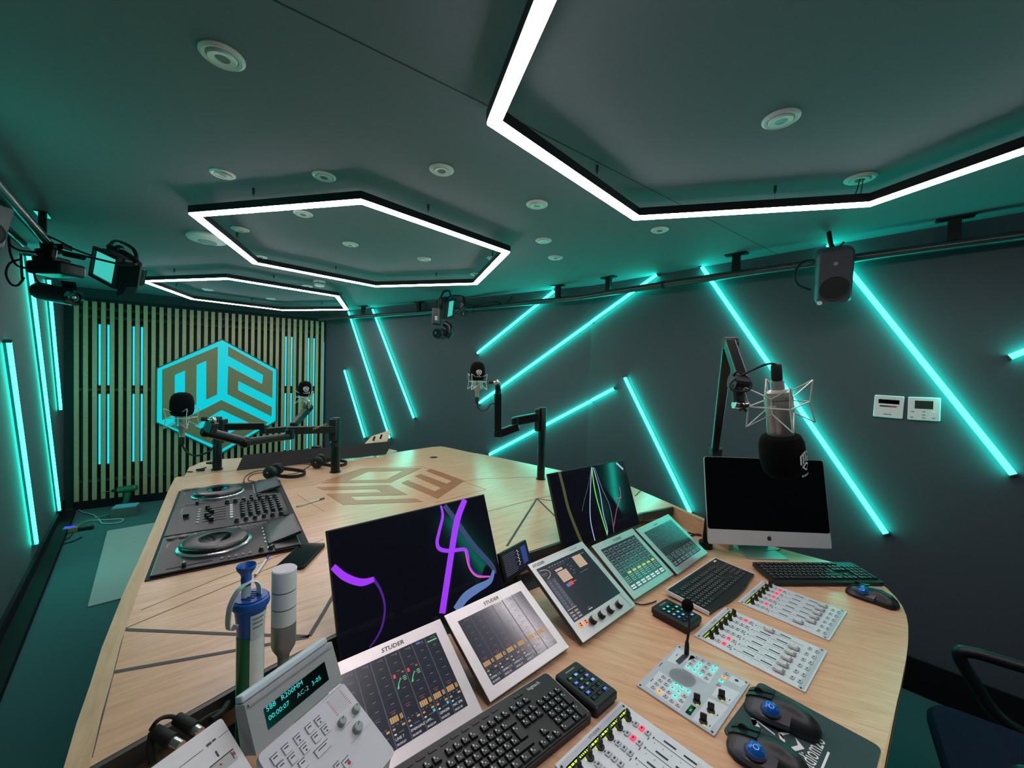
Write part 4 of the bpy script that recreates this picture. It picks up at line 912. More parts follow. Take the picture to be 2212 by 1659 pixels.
b = MB(); b.tube([(0, 0, 0), L_(1484, 1395), L_(1484, 1386)], [.0065, .0062, .0048], 12); b.tube([L_(1484, 1388), L_(1488, 1360, -.005), L_(1488, 1335, -.01), L_(1486, 1318, -.012)], .0034, 10, smooth=5); b.build('gooseneck', M_rub, g, True)
c = L_(1485, 1308, -.013); b = MB(); b.sphere(c, (.0158, .0158, .0175), 20); b.build('foam_windscreen', M_foam, g, True)

# ---------------------------------------------------------------- mouse pad and trackballs
MP = fr((.600, .716, ZC), 40.5, 90); o = thing('mouse_pad', 'dark green mouse pad with a white cube emblem under two trackballs', 'mouse pad', MP)
# corner near (1564,1582), far corner (1640,1478), right corner (1840,1612)
a_, b_, c_ = loc(MP, 1560, 1583), loc(MP, 1640, 1474), loc(MP, 1845, 1610)
MP = fr(tuple(atz(1560, 1583, ZC)), 40.5, 90)
o.matrix_world = MP; pw = (Vector(loc(MP, 1640, 1474))-Vector((0, 0))).length; ph = .235
b = MB(); b.prism(rrect(0, -ph, pw, 0, .014), .0006, .003); b.build('pad', mat('pad_green', (40, 66, 66), .8, noise=.1, scale=300), o)
mp = lambda x, y: loc(MP, 1540+x/6.9125, 1460+y/6.9125, .0032)
b = MB()
for q in (((565, 640), (600, 610), (930, 870), (925, 890), (665, 690), (610, 780)), ((565, 640), (640, 660), (735, 815), (605, 770)), ((970, 850), (1110, 835), (1160, 865), (1045, 890), (1085, 980)), ((970, 850), (1050, 890), (1080, 1000), (1000, 940)), ((1230, 920), (1370, 1090), (1230, 1125), (1165, 1065), (1270, 1035)), ((570, 610), (590, 595), (670, 600), (685, 640))):
    P = [mp(*c) for c in q]; b._add([(p[0], p[1], .0034) for p in P], [tuple(range(len(P)))])
b.build('emblem', M_inkw, o)
tp = mp(1690, 985); b = MB(); b.text('radiom2o', tp[0], tp[1], .0034, .044, sx=.66, align='RIGHT'); tp = mp(1730, 1140); b.rect(tp[0]-.075, tp[1]-.002, tp[0], tp[1]+.002, .0034); b.build('lettering', M_inkw, o)
M_tb = mat('mouse_grey', (62, 62, 70), .38); M_tbd = mat('mouse_black', (26, 27, 30), .4)
M_ball = mat('blue_ball', (20, 100, 196), .16, metal=.2, coat=.6, noise=.3, scale=400)
def trackball(M, label):
    o = thing('trackball_mouse', label, 'mouse', M, 'thumb trackballs with a blue ball')
    sec = []                                      # x across (ball at -x), y forward, height profile
    for y, xl, xr, h in ((-.070, -.008, .022, .012), (-.062, -.020, .033, .026), (-.045, -.026, .040, .036), (-.02, -.030, .042, .042), (.005, -.036, .041, .041), (.03, -.044, .039, .035), (.05, -.046, .036, .028), (.066, -.036, .031, .021), (.074, -.020, .024, .014)):
        cx = (xl+xr)/2+.006; n = 20; rg = []
        for k in range(n):
            a = 2*math.pi*k/n; c_, s_ = math.cos(a), math.sin(a); x = (xl+xr)/2+(xr-xl)/2*math.copysign(abs(c_)**.75, c_)
            z = h*max(0, s_)**.7 if s_ > 0 else 0
            if x < -.004: z *= max(.42, 1-(-.004-x)*18)
            rg.append((x, y, .0008+z))
        sec.append(rg)
    b = MB(); b.loft(sec); b.build('body', M_tbd, o, True)
    b = MB()
    rg = []
    for y, xl, xr, h in ((-.02, -.0365, -.004, .026), (.0, -.044, -.006, .027), (.02, -.0485, -.007, .025), (.04, -.0495, -.009, .022), (.055, -.044, -.012, .018)):
        rg.append([(xl, y, .010), (xl*.95, y, h*.75), ((xl+xr)/2, y, h+.003), (xr, y, h+.008), (xr, y, .010)])
    b.loft(rg); b.build('thumb_rest', M_tb, o, True)
    b = MB(); b.sphere((-.026, .018, .027), .0178, 24); b.build('ball', M_ball, o, True)
    b = MB(); b.lathe([(.0188, 0), (.0215, .001), (.0205, .004), (.0185, .003)], (-.026, .018, .025), seg=24); b.build('ball_ring', M_tb, o, True)
    for xo in (.004, .024):
        b = MB(); b.loft([[(xo-.009, y, z), (xo+.009, y, z-.002), (xo+.009, y, z-.006), (xo-.009, y, z-.006)] for y, z in ((.022, .0405), (.045, .034), (.066, .025), (.075, .018))]); b.build('button', M_tbd, o, True)
    b = MB(); b.cyl((.012, .052, .029), (.016, .052, .029), .010, seg=16); b.build('scroll_wheel', M_rub, o, True)
    return o
def tbm(px, py, yaw, s=1.):
    p = atz(px, py, ZC+(.003 if px < 1800 else .0)); return fr((p.x, p.y, ZC+(.003 if px < 1800 else .0005)), yaw, 90) @ Matrix.Scale(s, 4)
trackball(tbm(1690, 1556, 44), 'upper of two blue-ball trackballs on the green pad')
trackball(tbm(1660, 1648, 44), 'lower of two blue-ball trackballs on the green pad, cut by the bottom edge')
trackball(tbm(1884, 1296, 24), 'blue-ball trackball alone at the rounded right end of the desk')
# ================================================================ MICROPHONES AND ARMS
def bar(b, p, q, wd, ht, mi=0, bev=.004):        # square-section arm between two points
    p, q = Vector(p), Vector(q); X = (q-p).normalized(); Y = Vector((0, 0, 1)).cross(X)
    Y = Y.normalized() if Y.length > .05 else Vector((1, 0, 0)).cross(X).normalized(); Z = X.cross(Y)
    b.box(((q-p).length/2, 0, 0), ((q-p).length, wd, ht), mi, M=axes(p, X, Y, Z), bev=bev)
M_mic = mat('satin_nickel', (176, 172, 166), .36, .7); M_wire = mat('spider_wire', (206, 206, 204), .4, .4)
def microphone(M, label, near=False, foam_r=.048):
    o = thing('studio_microphone', label, 'microphone', M, 'studio microphones in spider mounts')
    b = MB()
    if near: b.lathe([(.0135, -.056), (.0145, -.050), (.0145, -.036), (.0265, -.030), (.0275, .078), (.02, .09)]); b.lathe([(.0285, -.024), (.0285, -.014), (.027, -.013)])
    else: b.lathe([(.012, -.098), (.013, -.062), (.025, -.046), (.026, .05), (.02, .06)]); b.lathe([(.027, -.04), (.027, -.028), (.025, -.027)])
    b.build('body', M_mic, o, True)
    z0, z1 = (.072, .182) if near else (.008, .128); h = z1-z0; r = foam_r
    foam = MB().lathe([(r*.62, z0), (r*.84, z0+h*.05), (r*.97, z0+h*.18), (r, z0+h*.36), (r*.98, z0+h*.62), (r*.86, z0+h*.83), (r*.62, z0+h*.95), (r*.3, z1), (0, z1)], seg=32).build('foam_windscreen', M_foam, o, True)
    zc = -.055 if near else -.098; o['foam'] = foam.name
    MB().lathe([(.010, zc-.040), (.0115, zc-.034), (.0115, zc-.004), (.009, zc)], seg=16).build('cable_plug', M_rub, o, True)
    b = MB(); rr = .064; t = .0019
    ring = [Vector((rr*math.cos(R(45+90*k)), rr*math.sin(R(45+90*k)), 0)) for k in range(4)]
    for k in range(4): b.cyl(ring[k], ring[(k+1) % 4], t, seg=8)
    inn = [Vector((.031*math.cos(R(90*k)), .031*math.sin(R(90*k)), 0)) for k in range(4)]
    for sg in (1, -1):
        tips = [Vector((.072*math.cos(R(45+90*k)), .072*math.sin(R(45+90*k)), sg*.05)) for k in range(4)]
        for k in range(4):
            b.cyl(ring[k], tips[k], t, seg=8)
            for j in (k, (k+1) % 4): b.cyl(tips[k], inn[j]+Vector((0, 0, sg*.018)), t*.75, seg=6)
    for k in range(4):
        b.cyl(inn[k]+Vector((0, 0, .018)), inn[k]+Vector((0, 0, -.018)), t, seg=8); b.cyl(inn[k], inn[(k+1) % 4], t*.9, seg=6)
    b.build('spider_mount', M_wire, o, True)
    return o
def emblem_on_foam(o, M, view, z0, r, size):      # small white cube emblem and name on the foam side towards 'view'
    loc_ = M.inverted() @ view; a = math.atan2(loc_.y, loc_.x); up = (M.to_3x3() @ Vector((0, 0, 1))).z > 0
    def cyl_pt(u, v): return Vector(((r+.0012)*math.cos(a+u/r*(1 if up else -1)), (r+.0012)*math.sin(a+u/r*(1 if up else -1)), z0+(v if up else -v)))
    b = MB(); s = size
    def poly(pts): b._add([cyl_pt(p[0]*s, p[1]*s) for p in pts], [tuple(range(len(pts)))])
    for pts in (((-1, .5), (-.1, .95), (-.1, .72), (-1, .27)), ((-1, .5), (-.78, .6), (-.78, -.55), (-1, -.45)), ((-.62, .6), (-.44, .7), (-.44, -.35), (-.62, -.45)), ((-.28, .75), (-.1, .85), (-.1, -.12), (-.28, -.22)),
                ((.1, .95), (1, .5), (1, .27), (.1, .72)), ((.78, .5), (1, .4), (1, .0), (.78, .1)), ((.1, .42), (1, -.02), (1, -.22), (.1, .22)), ((.1, .3), (.3, .2), (.3, -.3), (.1, -.2)), ((.1, -.05), (1, -.45), (1, -.62), (.1, -.22)),
                ((0, -.32), (.8, -.75), (.6, -.85), (0, -.52)), ((0, -.32), (0, -.52), (-.6, -.85), (-.8, -.75)), ((-.8, -.75), (-.6, -.76), (0, -1.1), (0, -1.3)), ((.8, -.75), (0, -1.3), (0, -1.1), (.6, -.76))): poly(pts)
    for i in range(5): poly([(-.85+i*.36, -1.62), (-.65+i*.36, -1.62), (-.65+i*.36, -1.85), (-.85+i*.36, -1.85)])
    b.build('emblem', M_inkw, bpy.data.objects[o['foam']])
def pole(p, ztop, label, r=.026):
    o = thing('microphone_stand', label, 'microphone stand', T3(p.x, p.y, ZT), 'desk microphone stands')
    h = ztop-ZT
    b = MB(); b.lathe([(r*1.25, .001), (r*1.25, .006), (r, .007), (r, h-.004), (r*.92, h), (0, h)], seg=24); b.build('pole', M_blk2, o, True)
    return o
VW = Vector((0, 0, CZ))
# ---- right far stand and its microphone
pb = atz(1168, 1035, ZT); dep = pb.y; o = pole(pb, 1.403, 'black microphone stand rising in front of the right-hand wall bars'); O = Vector((pb.x, pb.y, ZT))
A = lambda x, y, d=0: atd(x, y, dep+d)-O
MB().box(tuple(A(1160, 907, -.01)), (.03, .05, .15), bev=.006).build('clamp', M_blk, o)
b = MB(); bar(b, A(1163, 900, -.02), A(1110, 910, -.06), .045, .055); b.text('yellowtec', *(A(1150, 908, -.06)), .001) if 0 else None; b.build('arm', M_blk2, o)
b = MB(); b.cyl(A(1113, 903, -.07), A(1113, 924, -.07), .026, seg=18); bar(b, A(1119, 921, -.07), A(1076, 937, -.1), .045, .05); b.build('arm', M_blk2, o)
b = MB(); b.cyl(A(1075.5, 943, -.1), A(1075.5, 930, -.1), .028, seg=18); bar(b, A(1076, 938, -.1), A(1076, 850, -.1), .042, .046); b.cyl(A(1075.7, 862, -.1), A(1075.7, 832, -.1), .019, seg=16); b.build('arm', M_blk2, o)
b = MB(); b.sphere(A(1075.5, 826, -.1), .018, 14); b.cyl(A(1075, 826, -.1), A(1063, 826, -.1), .008, seg=12); b.build('joint', M_chrome, o, True)
b = MB(); b.cyl(A(1066, 826, -.1), A(1056, 825, -.1), .012, seg=12); b.build('thumbscrew', M_rub, o)
pm_ = atd(1031, 824.5, dep-.1); Mm = T3(*pm_) @ Matrix.Rotation(R(20), 4, 'Z')
m = microphone(Mm, 'silver studio microphone standing upright before the long teal bars'); emblem_on_foam(m, Mm, Vector((pm_.x+.6, 0.6, CZ)), .062, .0485, .017)
b = MB(); Mi = Mm.inverted(); P = [atd(x, y, dep-.1) for x, y in ((1030.5, 868), (1032, 880), (1040, 887), (1052, 884), (1060, 873), (1070, 872))]; b.tube(P, .0035, 8, smooth=5); b.M = ID
tag(b.build('microphone_cable', M_rub, None, True), 'short black cable under the upright microphone before the long bars', 'cable')
# ---- centre far stand: arm chain to the left microphone
pb = atz(724, 1020, ZT); dep = pb.y; o = pole(pb, 1.292, 'black microphone stand nearest the headphones, arm reaching left', .029); O = Vector((pb.x, pb.y, ZT))
A = lambda x, y, d=0: atd(x, y, dep+d)-O
MB().box(tuple(A(721, 928, -.01)), (.05, .05, .15), bev=.008).cyl(A(724, 955, 0), A(724, 963, 0), .036, seg=20).build('clamp', M_blk, o)
b = MB(); bar(b, A(722, 927, -.03), A(620, 930, -.25), .045, .046); b.build('arm', M_blk2, o)
b = MB(); b.text('yellowtec', 0, 0, 0, .024); b.build('lettering', mat('print_amber', (214, 178, 92), .5), o, M=axes(A(676, 929, -.17), (A(700, 928, -.12)-A(676, 929, -.17)).normalized(), Vector((0, 0, 1)), Vector((0, -1, 0))))
b = MB(); b.cyl(A(626, 928, -.26), A(627, 948, -.26), .026, seg=18); b.cyl(A(627, 942, -.26), A(531, 955, -.5), .022, seg=16); b.sphere(A(529, 955, -.5), .032, 16); b.build('arm', M_blk2, o, True)
b = MB(); b.cyl(A(529, 954, -.5), A(446, 933, -.66), .024, seg=16); b.sphere(A(445, 933, -.66), .028, 16); b.build('arm', M_blk2, o, True)
b = MB(); bar(b, A(452, 933, -.66), A(459, 912, -.66), .045, .045); b.build('arm', M_blk2, o)
b = MB(); b.sphere(A(461, 907, -.66), .015, 14); b.cyl(A(461, 907, -.66), A(447, 905, -.66), .007, seg=12); b.build('joint', M_chrome, o, True)
b = MB(); b.cyl(A(449, 906, -.66), A(437, 905, -.66), .011, seg=12); b.build('thumbscrew', M_rub, o)
pm_ = atd(393, 902, dep-.68); Mm = T3(*pm_) @ Matrix.Rotation(R(10), 4, 'Z')
microphone(Mm, 'leftmost silver studio microphone, its dark foam before the glowing logo', foam_r=.050)
P = [atd(x, y, dep-.68+d) for x, y, d in ((392, 948, 0), (395, 964, 0), (408, 980, 0), (428, 984, 0), (450, 976, .02), (466, 962, .04))]; b = MB(); b.tube(P, .0045, 8, smooth=5)
tag(b.build('microphone_cable', M_rub, None, True), 'black cable hanging in a loop under the leftmost microphone', 'cable')
# ---- left far stand: arm chain to the microphone before the slats
pb = atz(469, 1014, ZT); dep = pb.y; o = pole(pb, 1.278, 'leftmost black microphone stand, on the rear table by the dark panel', .027); O = Vector((pb.x, pb.y, ZT))
A = lambda x, y, d=0: atd(x, y, dep+d)-O
MB().box(tuple(A(483, 926, 0)), (.03, .05, .13), bev=.006).cyl(A(471, 950, 0), A(471, 957, 0), .036, seg=20).build('clamp', M_blk, o)
b = MB(); bar(b, A(480, 922, .0), A(571, 920, .12), .045, .046); b.build('arm', M_blk2, o)
b = MB(); b.cyl(A(568, 918, .13), A(568, 935, .13), .024, seg=18); bar(b, A(566, 931, .13), A(636, 926, .30), .045, .04); b.build('arm', M_blk2, o)
b = MB(); b.cyl(A(634, 927, .31), A(634, 914, .31), .026, seg=18); bar(b, A(634, 918, .31), A(667, 882, .45), .042, .042); b.sphere(A(668, 880, .45), .03, 16); b.build('arm', M_blk2, o)
b = MB(); b.cyl(A(667, 880, .42), A(667, 868, .36), .013, seg=14); b.sphere(A(667, 867, .355), .014, 14); b.build('joint', M_chrome, o, True)
pm_ = atd(657, 858, dep+.45); Mm = T3(*pm_) @ Matrix.Rotation(R(10), 4, 'Z') @ Matrix.Rotation(R(4), 4, 'Y')
m = microphone(Mm, 'small far microphone with white emblem, before the right end of the slats'); emblem_on_foam(m, Mm, Vector((pm_.x+1.2, 1.6, CZ)), .07, .0485, .02)
b = MB(); b.box((0, 0, 0), (.05, .06, .012)); b.build('base_clamp', M_blk, o, M=T3(-.02, -.01, .05))
# ---- near boom arm and hanging microphone
pb = atz(1531, 1189, ZC); pb = pb+Vector((0, .03, 0)); o = thing('boom_arm', 'black folding boom arm rising behind the silver computer', 'boom arm', T3(pb.x, pb.y, ZC)); O = Vector((pb.x, pb.y, ZC))
A = lambda x, y, d: atd(x, y, d)-O
top_ = A(1545, 985, pb.y+.02)
b = MB(); b.cyl((0, 0, .001), (0, 0, .03), .03, seg=20); b.cyl((0, 0, .02), top_, .0165, seg=18); b.build('pole', M_blk2, o, True)
b = MB(); b.box(tuple(A(1546, 975, pb.y+.02)), (.045, .04, .04), bev=.006); b.cyl(A(1537, 972, pb.y+.0), A(1558, 972, pb.y+.0), .013, seg=14); b.build('hinge', M_blk, o)
b = MB(); bar(b, A(1545, 968, pb.y), A(1574, 738, 1.13), .03, .036); b.build('lower_arm', M_blk2, o)
b = MB(); b.cyl(A(1564, 741, 1.12), A(1589, 741, 1.12), .017, seg=16); b.build('elbow', M_blk, o)
b = MB(); bar(b, A(1576, 742, 1.11), A(1600, 815, .99), .026, .030); b.build('upper_arm', M_blk2, o)
b = MB(); b.cyl(A(1581, 824, .97), A(1609, 828, .97), .022, seg=20); b.cyl(A(1592, 830, .965), A(1596, 868, .96), .0135, seg=16); b.build('head_joint', M_blk, o)
b = MB(); b.cyl(A(1585, 873, .96), A(1603, 876, .96), .0105, seg=14); b.cyl(A(1603, 876, .96), A(1619, 874, .950), .006, seg=12); b.sphere(A(1612, 875, .955), .009, 12); b.build('mount_joint', M_chrome, o, True)
b = MB(); c = A(1605, 880, .945)
for k in range(4): b.cyl(c, c+Vector((math.cos(k*1.57+.6)*.012, -.004, math.sin(k*1.57+.6)*.012)), .0045, .003, seg=8)
b.build('thumbscrew', M_rub, o)
t0, t1 = atd(1677, 800, .93), atd(1692, 1032, .955); ax_ = (t1-t0).normalized(); cc = atd(1682, 873, .94)
Xv = Vector((.85, .5, 0)); Xv = (Xv-ax_*Xv.dot(ax_)).normalized(); Yv = ax_.cross(Xv); Mm = axes(cc, Xv, Yv, ax_)
m = microphone(Mm, 'large near microphone hanging upside down before the silver computer', True, .0475); emblem_on_foam(m, Mm, Vector((cc.x+.30, .55, CZ-.1)), .126, .0478, .0215)
P = [atd(x, y, d) for x, y, d in ((1681, 800, .93), (1683, 792, .93), (1672, 786, .93), (1655, 787, .935), (1630, 797, .95), (1600, 812, .955), (1580, 826, .955), (1578, 838, .95), (1592, 846, .945), (1616, 843, .945), (1623, 830, .95), (1610, 812, .955), (1592, 804, .96), (1583, 812, .965))]
b = MB(); b.tube(P, .0026, 8, smooth=6); tag(b.build('microphone_cable', M_rub, None, True), 'black cable wound round the boom arm above the near microphone', 'cable')

# ================================================================ RAILS, LOUDSPEAKERS, CAMERAS, STUDIO LIGHTS
RZ = CZ+.685; M_pipe = mat('rail_pipe_grey', (74, 78, 78), .3, .6)
rail = thing('ceiling_rail', 'long grey pipe rail hung under the ceiling along the right-hand wall', 'rail', T3(0, 0, 0))
RP = [atz(x, y, RZ) for x, y in ((690, 688.5), (890, 677), (1025, 667), (1175, 650.5), (1252, 643), (1343, 628), (1480, 607.5), (1680, 579.5), (1980, 539), (2212, 507.6))]
d_ = (RP[-1]-RP[-3]).normalized(); RP.append(RP[-1]+d_*2.2)
b = MB(); b.tube(RP, .024, 14); b.build('pipe', M_pipe, rail, True)
for x, y in ((1257, 642.5), (1026, 667), (1070, 662.5), (1434, 614.5)):
    p = atz(x, y, RZ); k = min(range(len(RP)-1), key=lambda i: abs((RP[i]+RP[i+1]).x/2-p.x)); t = (RP[k+1]-RP[k]).normalized()
    MB().cyl(p-t*.008, p+t*.008, .0275, seg=16).build('clamp_ring', M_rub, rail)
for x, y in ((797, 663.5), (912, 653.5), (1207, 617), (1314, 598), (1592, 549), (2063, 469)):
    p = atz(x, y, HC); k = min(range(len(RP)-1), key=lambda i: (((RP[i]+RP[i+1])/2).xy-p.xy).length); a_, b_ = RP[k], RP[k+1]; t = (b_-a_).normalized()
    q = a_+t*((p-a_).dot(t)); q.z = RZ
    if k < 9: pass
    ang = math.atan2(t.y, t.x)
    M0 = T3(q.x, q.y, 0) @ Matrix.Rotation(ang, 4, 'Z')
    b = MB(M0); b.box((0, 0, (HC+RZ)/2+.01), (.045, .03, HC-RZ-.022)); b.box((0, 0, HC-.0045), (.13, .05, .007)); b.build('hanger', M_blk2, rail)
rail2 = thing('ceiling_rail', 'grey pipe rail along the left wall, entering at the left edge', 'rail', T3(0, 0, 0))
LP_ = [atz(0, 408, RZ), atz(97, 518, RZ)]; d_ = (LP_[0]-LP_[1]).normalized(); LP_ = [LP_[0]+d_*1.6]+LP_
MB().tube(LP_, .024, 14).build('pipe', M_pipe, rail2, True)
L2_ = [p+Vector((-.10, -.02, -.03)) for p in LP_]; MB().tube(L2_, .018, 12).build('cable_pipe', M_blk2, rail2, True)
q = LP_[2]+d_*.06; b = MB(T3(q.x, q.y, 0) @ Matrix.Rotation(math.atan2(d_.y, d_.x), 4, 'Z')); b.box((0, 0, (HC+RZ)/2+.01), (.03, .03, HC-RZ-.022)); b.box((0, 0, HC-.0045), (.12, .05, .007)); b.build('hanger', M_blk2, rail2)
def face_frame(tl, tr, bl):
    X = (tr-tl).normalized(); Y = (tl-bl); Y = (Y-X*Y.dot(X)).normalized(); return axes(bl, X, Y, X.cross(Y)), (tr-tl).length, (tl-bl).length
M_spk = mat('speaker_grey', (64, 64, 71), .45, noise=.05)
def loudspeaker(M, w_, h_, label):
    o = thing('loudspeaker', label, 'loudspeaker', M, 'studio loudspeakers on the rails'); d_ = w_*.95
    b = MB(); b.loft([[(p[0], p[1], z) for p in rrect(k, k, w_-k, h_-k, r)] for z, k, r in ((0, .012, .02), (-.012, .002, .028), (-.05, 0, .03), (-d_*.8, .006, .03), (-d_, .03, .03))]); b.build('cabinet', M_spk, o, True)
    c = (w_/2, h_*.30); r = w_*.37
    b = MB(); b.lathe([(r*1.1, .0), (r*1.08, .003), (r*1.0, .002), (r*.8, -.006), (r*.45, -.016), (r*.36, -.012), (r*.2, -.004), (0, -.002)], (c[0], c[1], .003), seg=32); b.build('woofer', M_rub, o, True)
    c = (w_/2, h_*.745); r = w_*.17
    b = MB(); b.lathe([(r*1.5, 0), (r*1.3, -.001), (r*.8, -.008), (r*.6, -.01)], (c[0], c[1], .004), seg=28); b.build('waveguide', M_spk, o, True)
    b = MB(); b.sphere((c[0], c[1], -.002), (r*.5, r*.5, r*.35), 16); b.build('tweeter', M_grey, o, True)
    b = MB(); b.lathe([(.012, 0), (.011, .003), (0, .004)], (w_*.13, h_*.055, .0), seg=14); b.build('front_badge', M_lgrey, o, True)
    return o
tl, tr, bl = atd(1756, 545, 2.10), atd(1840, 533, 2.02), atd(1760, 662, 2.19); MF, w_, h_ = face_frame(tl, tr, bl)
s1 = loudspeaker(MF, w_, h_, 'dark grey loudspeaker hanging from the right-hand rail')
b = MB(); c = MF @ Vector((w_/2, h_-.02, -.09)); k = min(RP, key=lambda p: 0) ; q = RP[7]+(RP[8]-RP[7])*.33
b = MB(MF.inverted()); b.tube([c, c+Vector((0, .02, .035)), Vector((c.x+.01, c.y+.05, HC-.004))], .011, 10); b.tube([atd(1823, 538, 2.1), atd(1815, 531, 2.08), atd(1822, 524, 2.1)], .006, 8); b.build('bracket', M_blk2, s1)
P = [atd(x, y, d) for x, y, d in ((1758, 563, 2.26), (1738, 565, 2.25), (1723, 578, 2.24), (1717, 598, 2.23), (1724, 615, 2.23), (1750, 625, 2.26))]
b = MB(); b.tube(P, .008, 8, smooth=6); tag(b.build('loudspeaker_cable', M_rub, None, True), 'black cable looping out left of the hanging loudspeaker', 'cable')
tl, tr, bl = atd(-75, 398, 1.62), atd(14, 438, 1.74), atd(-78, 515, 1.62); MF, w_, h_ = face_frame(tl, tr, bl)
loudspeaker(MF, w_, h_, 'dark loudspeaker cut off by the left edge, under the left rail')

# ---- camera and light on the right-hand rail
def softlight(M, w_, h_, label, face=1):
    o = thing('studio_light', label, 'studio light', M, 'studio lights on the rails')
    b = MB(); b.box((w_/2, h_/2, -.055), (w_, h_, .09), bev=.012); b.box((w_/2, h_/2, -.115), (w_*.7, h_*.6, .04), mi=1, bev=.008)
    for k in range(7): b.box((w_*(.2+.1*k), h_/2, -.138), (.006, h_*.5, .012), mi=1)
    b.build('housing', [M_blk, M_blk2], o)
    b = MB(); b.box((w_/2, h_/2, -.006), (w_-.03, h_-.03, .008)); b.build('diffuser', em('reflected_teal_glow', 62, 196, 182), o)  # teal light caught by the white diffuser, put in as its own glow
    b = MB()
    for (x0, y0, x1, y1) in ((0, 0, w_, .018), (0, h_-.018, w_, h_), (0, .018, .018, h_-.018), (w_-.018, .018, w_, h_-.018)): b.box(((x0+x1)/2, (y0+y1)/2, .002), (x1-x0, y1-y0, .022))
    b.build('frame', M_blk, o)
    P = [(-.02, h_/2, -.06), (-.025, h_*.95, -.06), (w_*.15, h_+.06, -.06), (w_*.85, h_+.06, -.06), (w_+.025, h_*.95, -.06), (w_+.02, h_/2, -.06)]
    MB().tube(P, .009, 8, smooth=4).build('yoke', M_blk2, o, True)
    for x in (-.018, w_+.018): MB().cyl((x-.012, h_/2, -.06), (x+.012, h_/2, -.06), .016, seg=14).build('yoke_knob', M_rub, o)
    return o
tl, tr, bl = atd(969, 652, 3.90), atd(985, 648, 4.08), atd(962, 690, 3.92); MF, w_, h_ = face_frame(tl, tr, bl)
softlight(axes(MF.col[3].xyz, MF.col[0].xyz, MF.col[1].xyz, MF.col[2].xyz), max(w_, .19), h_*1.12, 'studio light with pale panel hanging on the right-hand rail by the camera')
c = atd(957, 708, 3.72); o = thing('robotic_camera', 'black dome camera hanging below the studio light on the right rail', 'camera', T3(*c), 'robotic cameras on the rails')
L_ = lambda x, y, d=0: atd(x, y, 3.72+d)-c
b = MB(); b.box(tuple(L_(943, 684, -.10)), (.07, .09, .15), bev=.012); b.build('base', M_blk, o)
b = MB(); b.box(tuple(L_(943, 688, -.147)), (.03, .004, .05)); b.build('status_plate', M_dgrey, o)
b = MB()
for k in range(3): b.box(tuple(L_(942, 684+k*3.2, -.149)), (.022, .003, .005))
b.build('print', M_inkw, o)
b = MB(); P = [L_(960, 698), L_(970, 705), L_(972, 722), L_(966, 730)]; b.tube(P, [.03, .032, .032, .028], 10, smooth=0); b.build('fork', M_blk2, o, True)
b = MB(); b.cyl(L_(945, 720, -.08), L_(958, 722, .08), .050, .048, seg=26); hd = b.build('head', M_blk, o, True)
b = MB(); b.lathe([(.038, 0), (.036, .012), (.024, .012), (.022, .004), (0, .003)], L_(944, 720, -.085), (L_(944, 720, -.085)-L_(958, 722, .08)), seg=24); b.build('lens', M_gloss, hd, True)
b = MB(); b.tube([L_(962, 652, .1), L_(975, 640, .14), L_(1000, 642, .1), L_(1003, 660, .06)], .012, 8, smooth=4); b.cyl(L_(1000, 655, .08), L_(1001, 682, .08), .03, seg=16); b.cyl(L_(990, 678, .05), L_(1004, 664, .05), .02, seg=12); b.build('rail_clamp', M_blk2, o, True)
P = [atz(x, y, RZ+.03) for x, y in ((1005, 655), (1016, 659), (1027, 660), (1050, 656), (1074, 653), (1083, 657))]; b = MB(); b.tube(P, .008, 6, smooth=4); b.tube([atz(1094, 654, RZ+.03), atz(1103, 646, RZ+.06), atz(1104, 639, HC-.004)], .006, 6, smooth=5)
P = [atd(x, y, 3.8) for x, y in ((1003, 668), (1010, 674), (1008, 679), (1000, 680), (992, 677))]; b.tube(P, .005, 6, smooth=4)
tag(b.build('rail_cables', M_rub, None, True), 'black cables tied along the right-hand rail by the dome camera', 'cable')
# ---- light, camera and clamp cluster on the left rail
tl, tr, bl = atd(208, 535, 2.32), atd(262, 560, 2.18), atd(197, 592, 2.34); MF, w_, h_ = face_frame(tl, tr, bl)
Xl, Zl = MF.col[0].xyz, MF.col[2].xyz
c0 = MF.col[3].xyz
SLM = axes(c0-MF.col[1].xyz*.01, Xl, MF.col[1].xyz, Zl); sl = softlight(SLM, w_, h_*1.1, 'studio light with teal-lit panel under the left rail')
c = atd(120, 585, 2.32); o = thing('robotic_camera', 'black tubular camera under the left rail, pointing to the slat wall', 'camera', T3(*c), 'robotic cameras on the rails')
L_ = lambda x, y, d=0: atd(x, y, 2.32+d)-c
b = MB(); b.box(tuple(L_(122, 582, .02)), (.21, .14, .075), bev=.015); b.box(tuple(L_(112, 566, .03)), (.13, .1, .05), bev=.01); b.build('base', M_blk, o)
b = MB(); a0, a1 = L_(90, 629, .03), L_(157, 642, -.05); b.cyl(a0, a1, .050, .048, seg=26); b.sphere(a0, .050, 20); hd = b.build('head', M_blk, o, True)
dd = (a1-a0).normalized(); b = MB(); b.lathe([(.047, 0), (.046, .016), (.030, .018), (.026, .008), (.012, .006), (0, .008)], a1, dd, seg=26); b.build('lens', M_gloss, hd, True)
b = MB(); b.sphere(a1+dd*.006+Vector((0, 0, .0)), .014, 14); b.build('lens_glass', M_chrome, o, True)
b = MB(); b.loft([[tuple(L_(x, y, d)) for x, y, d in ((130, 606, .0), (164, 610, -.03), (168, 640, -.03), (140, 630, .0))], [tuple(L_(x, y, d)) for x, y, d in ((130, 606, .08), (164, 610, .06), (168, 640, .06), (140, 630, .08))]]); b.build('fork', M_blk2, o)
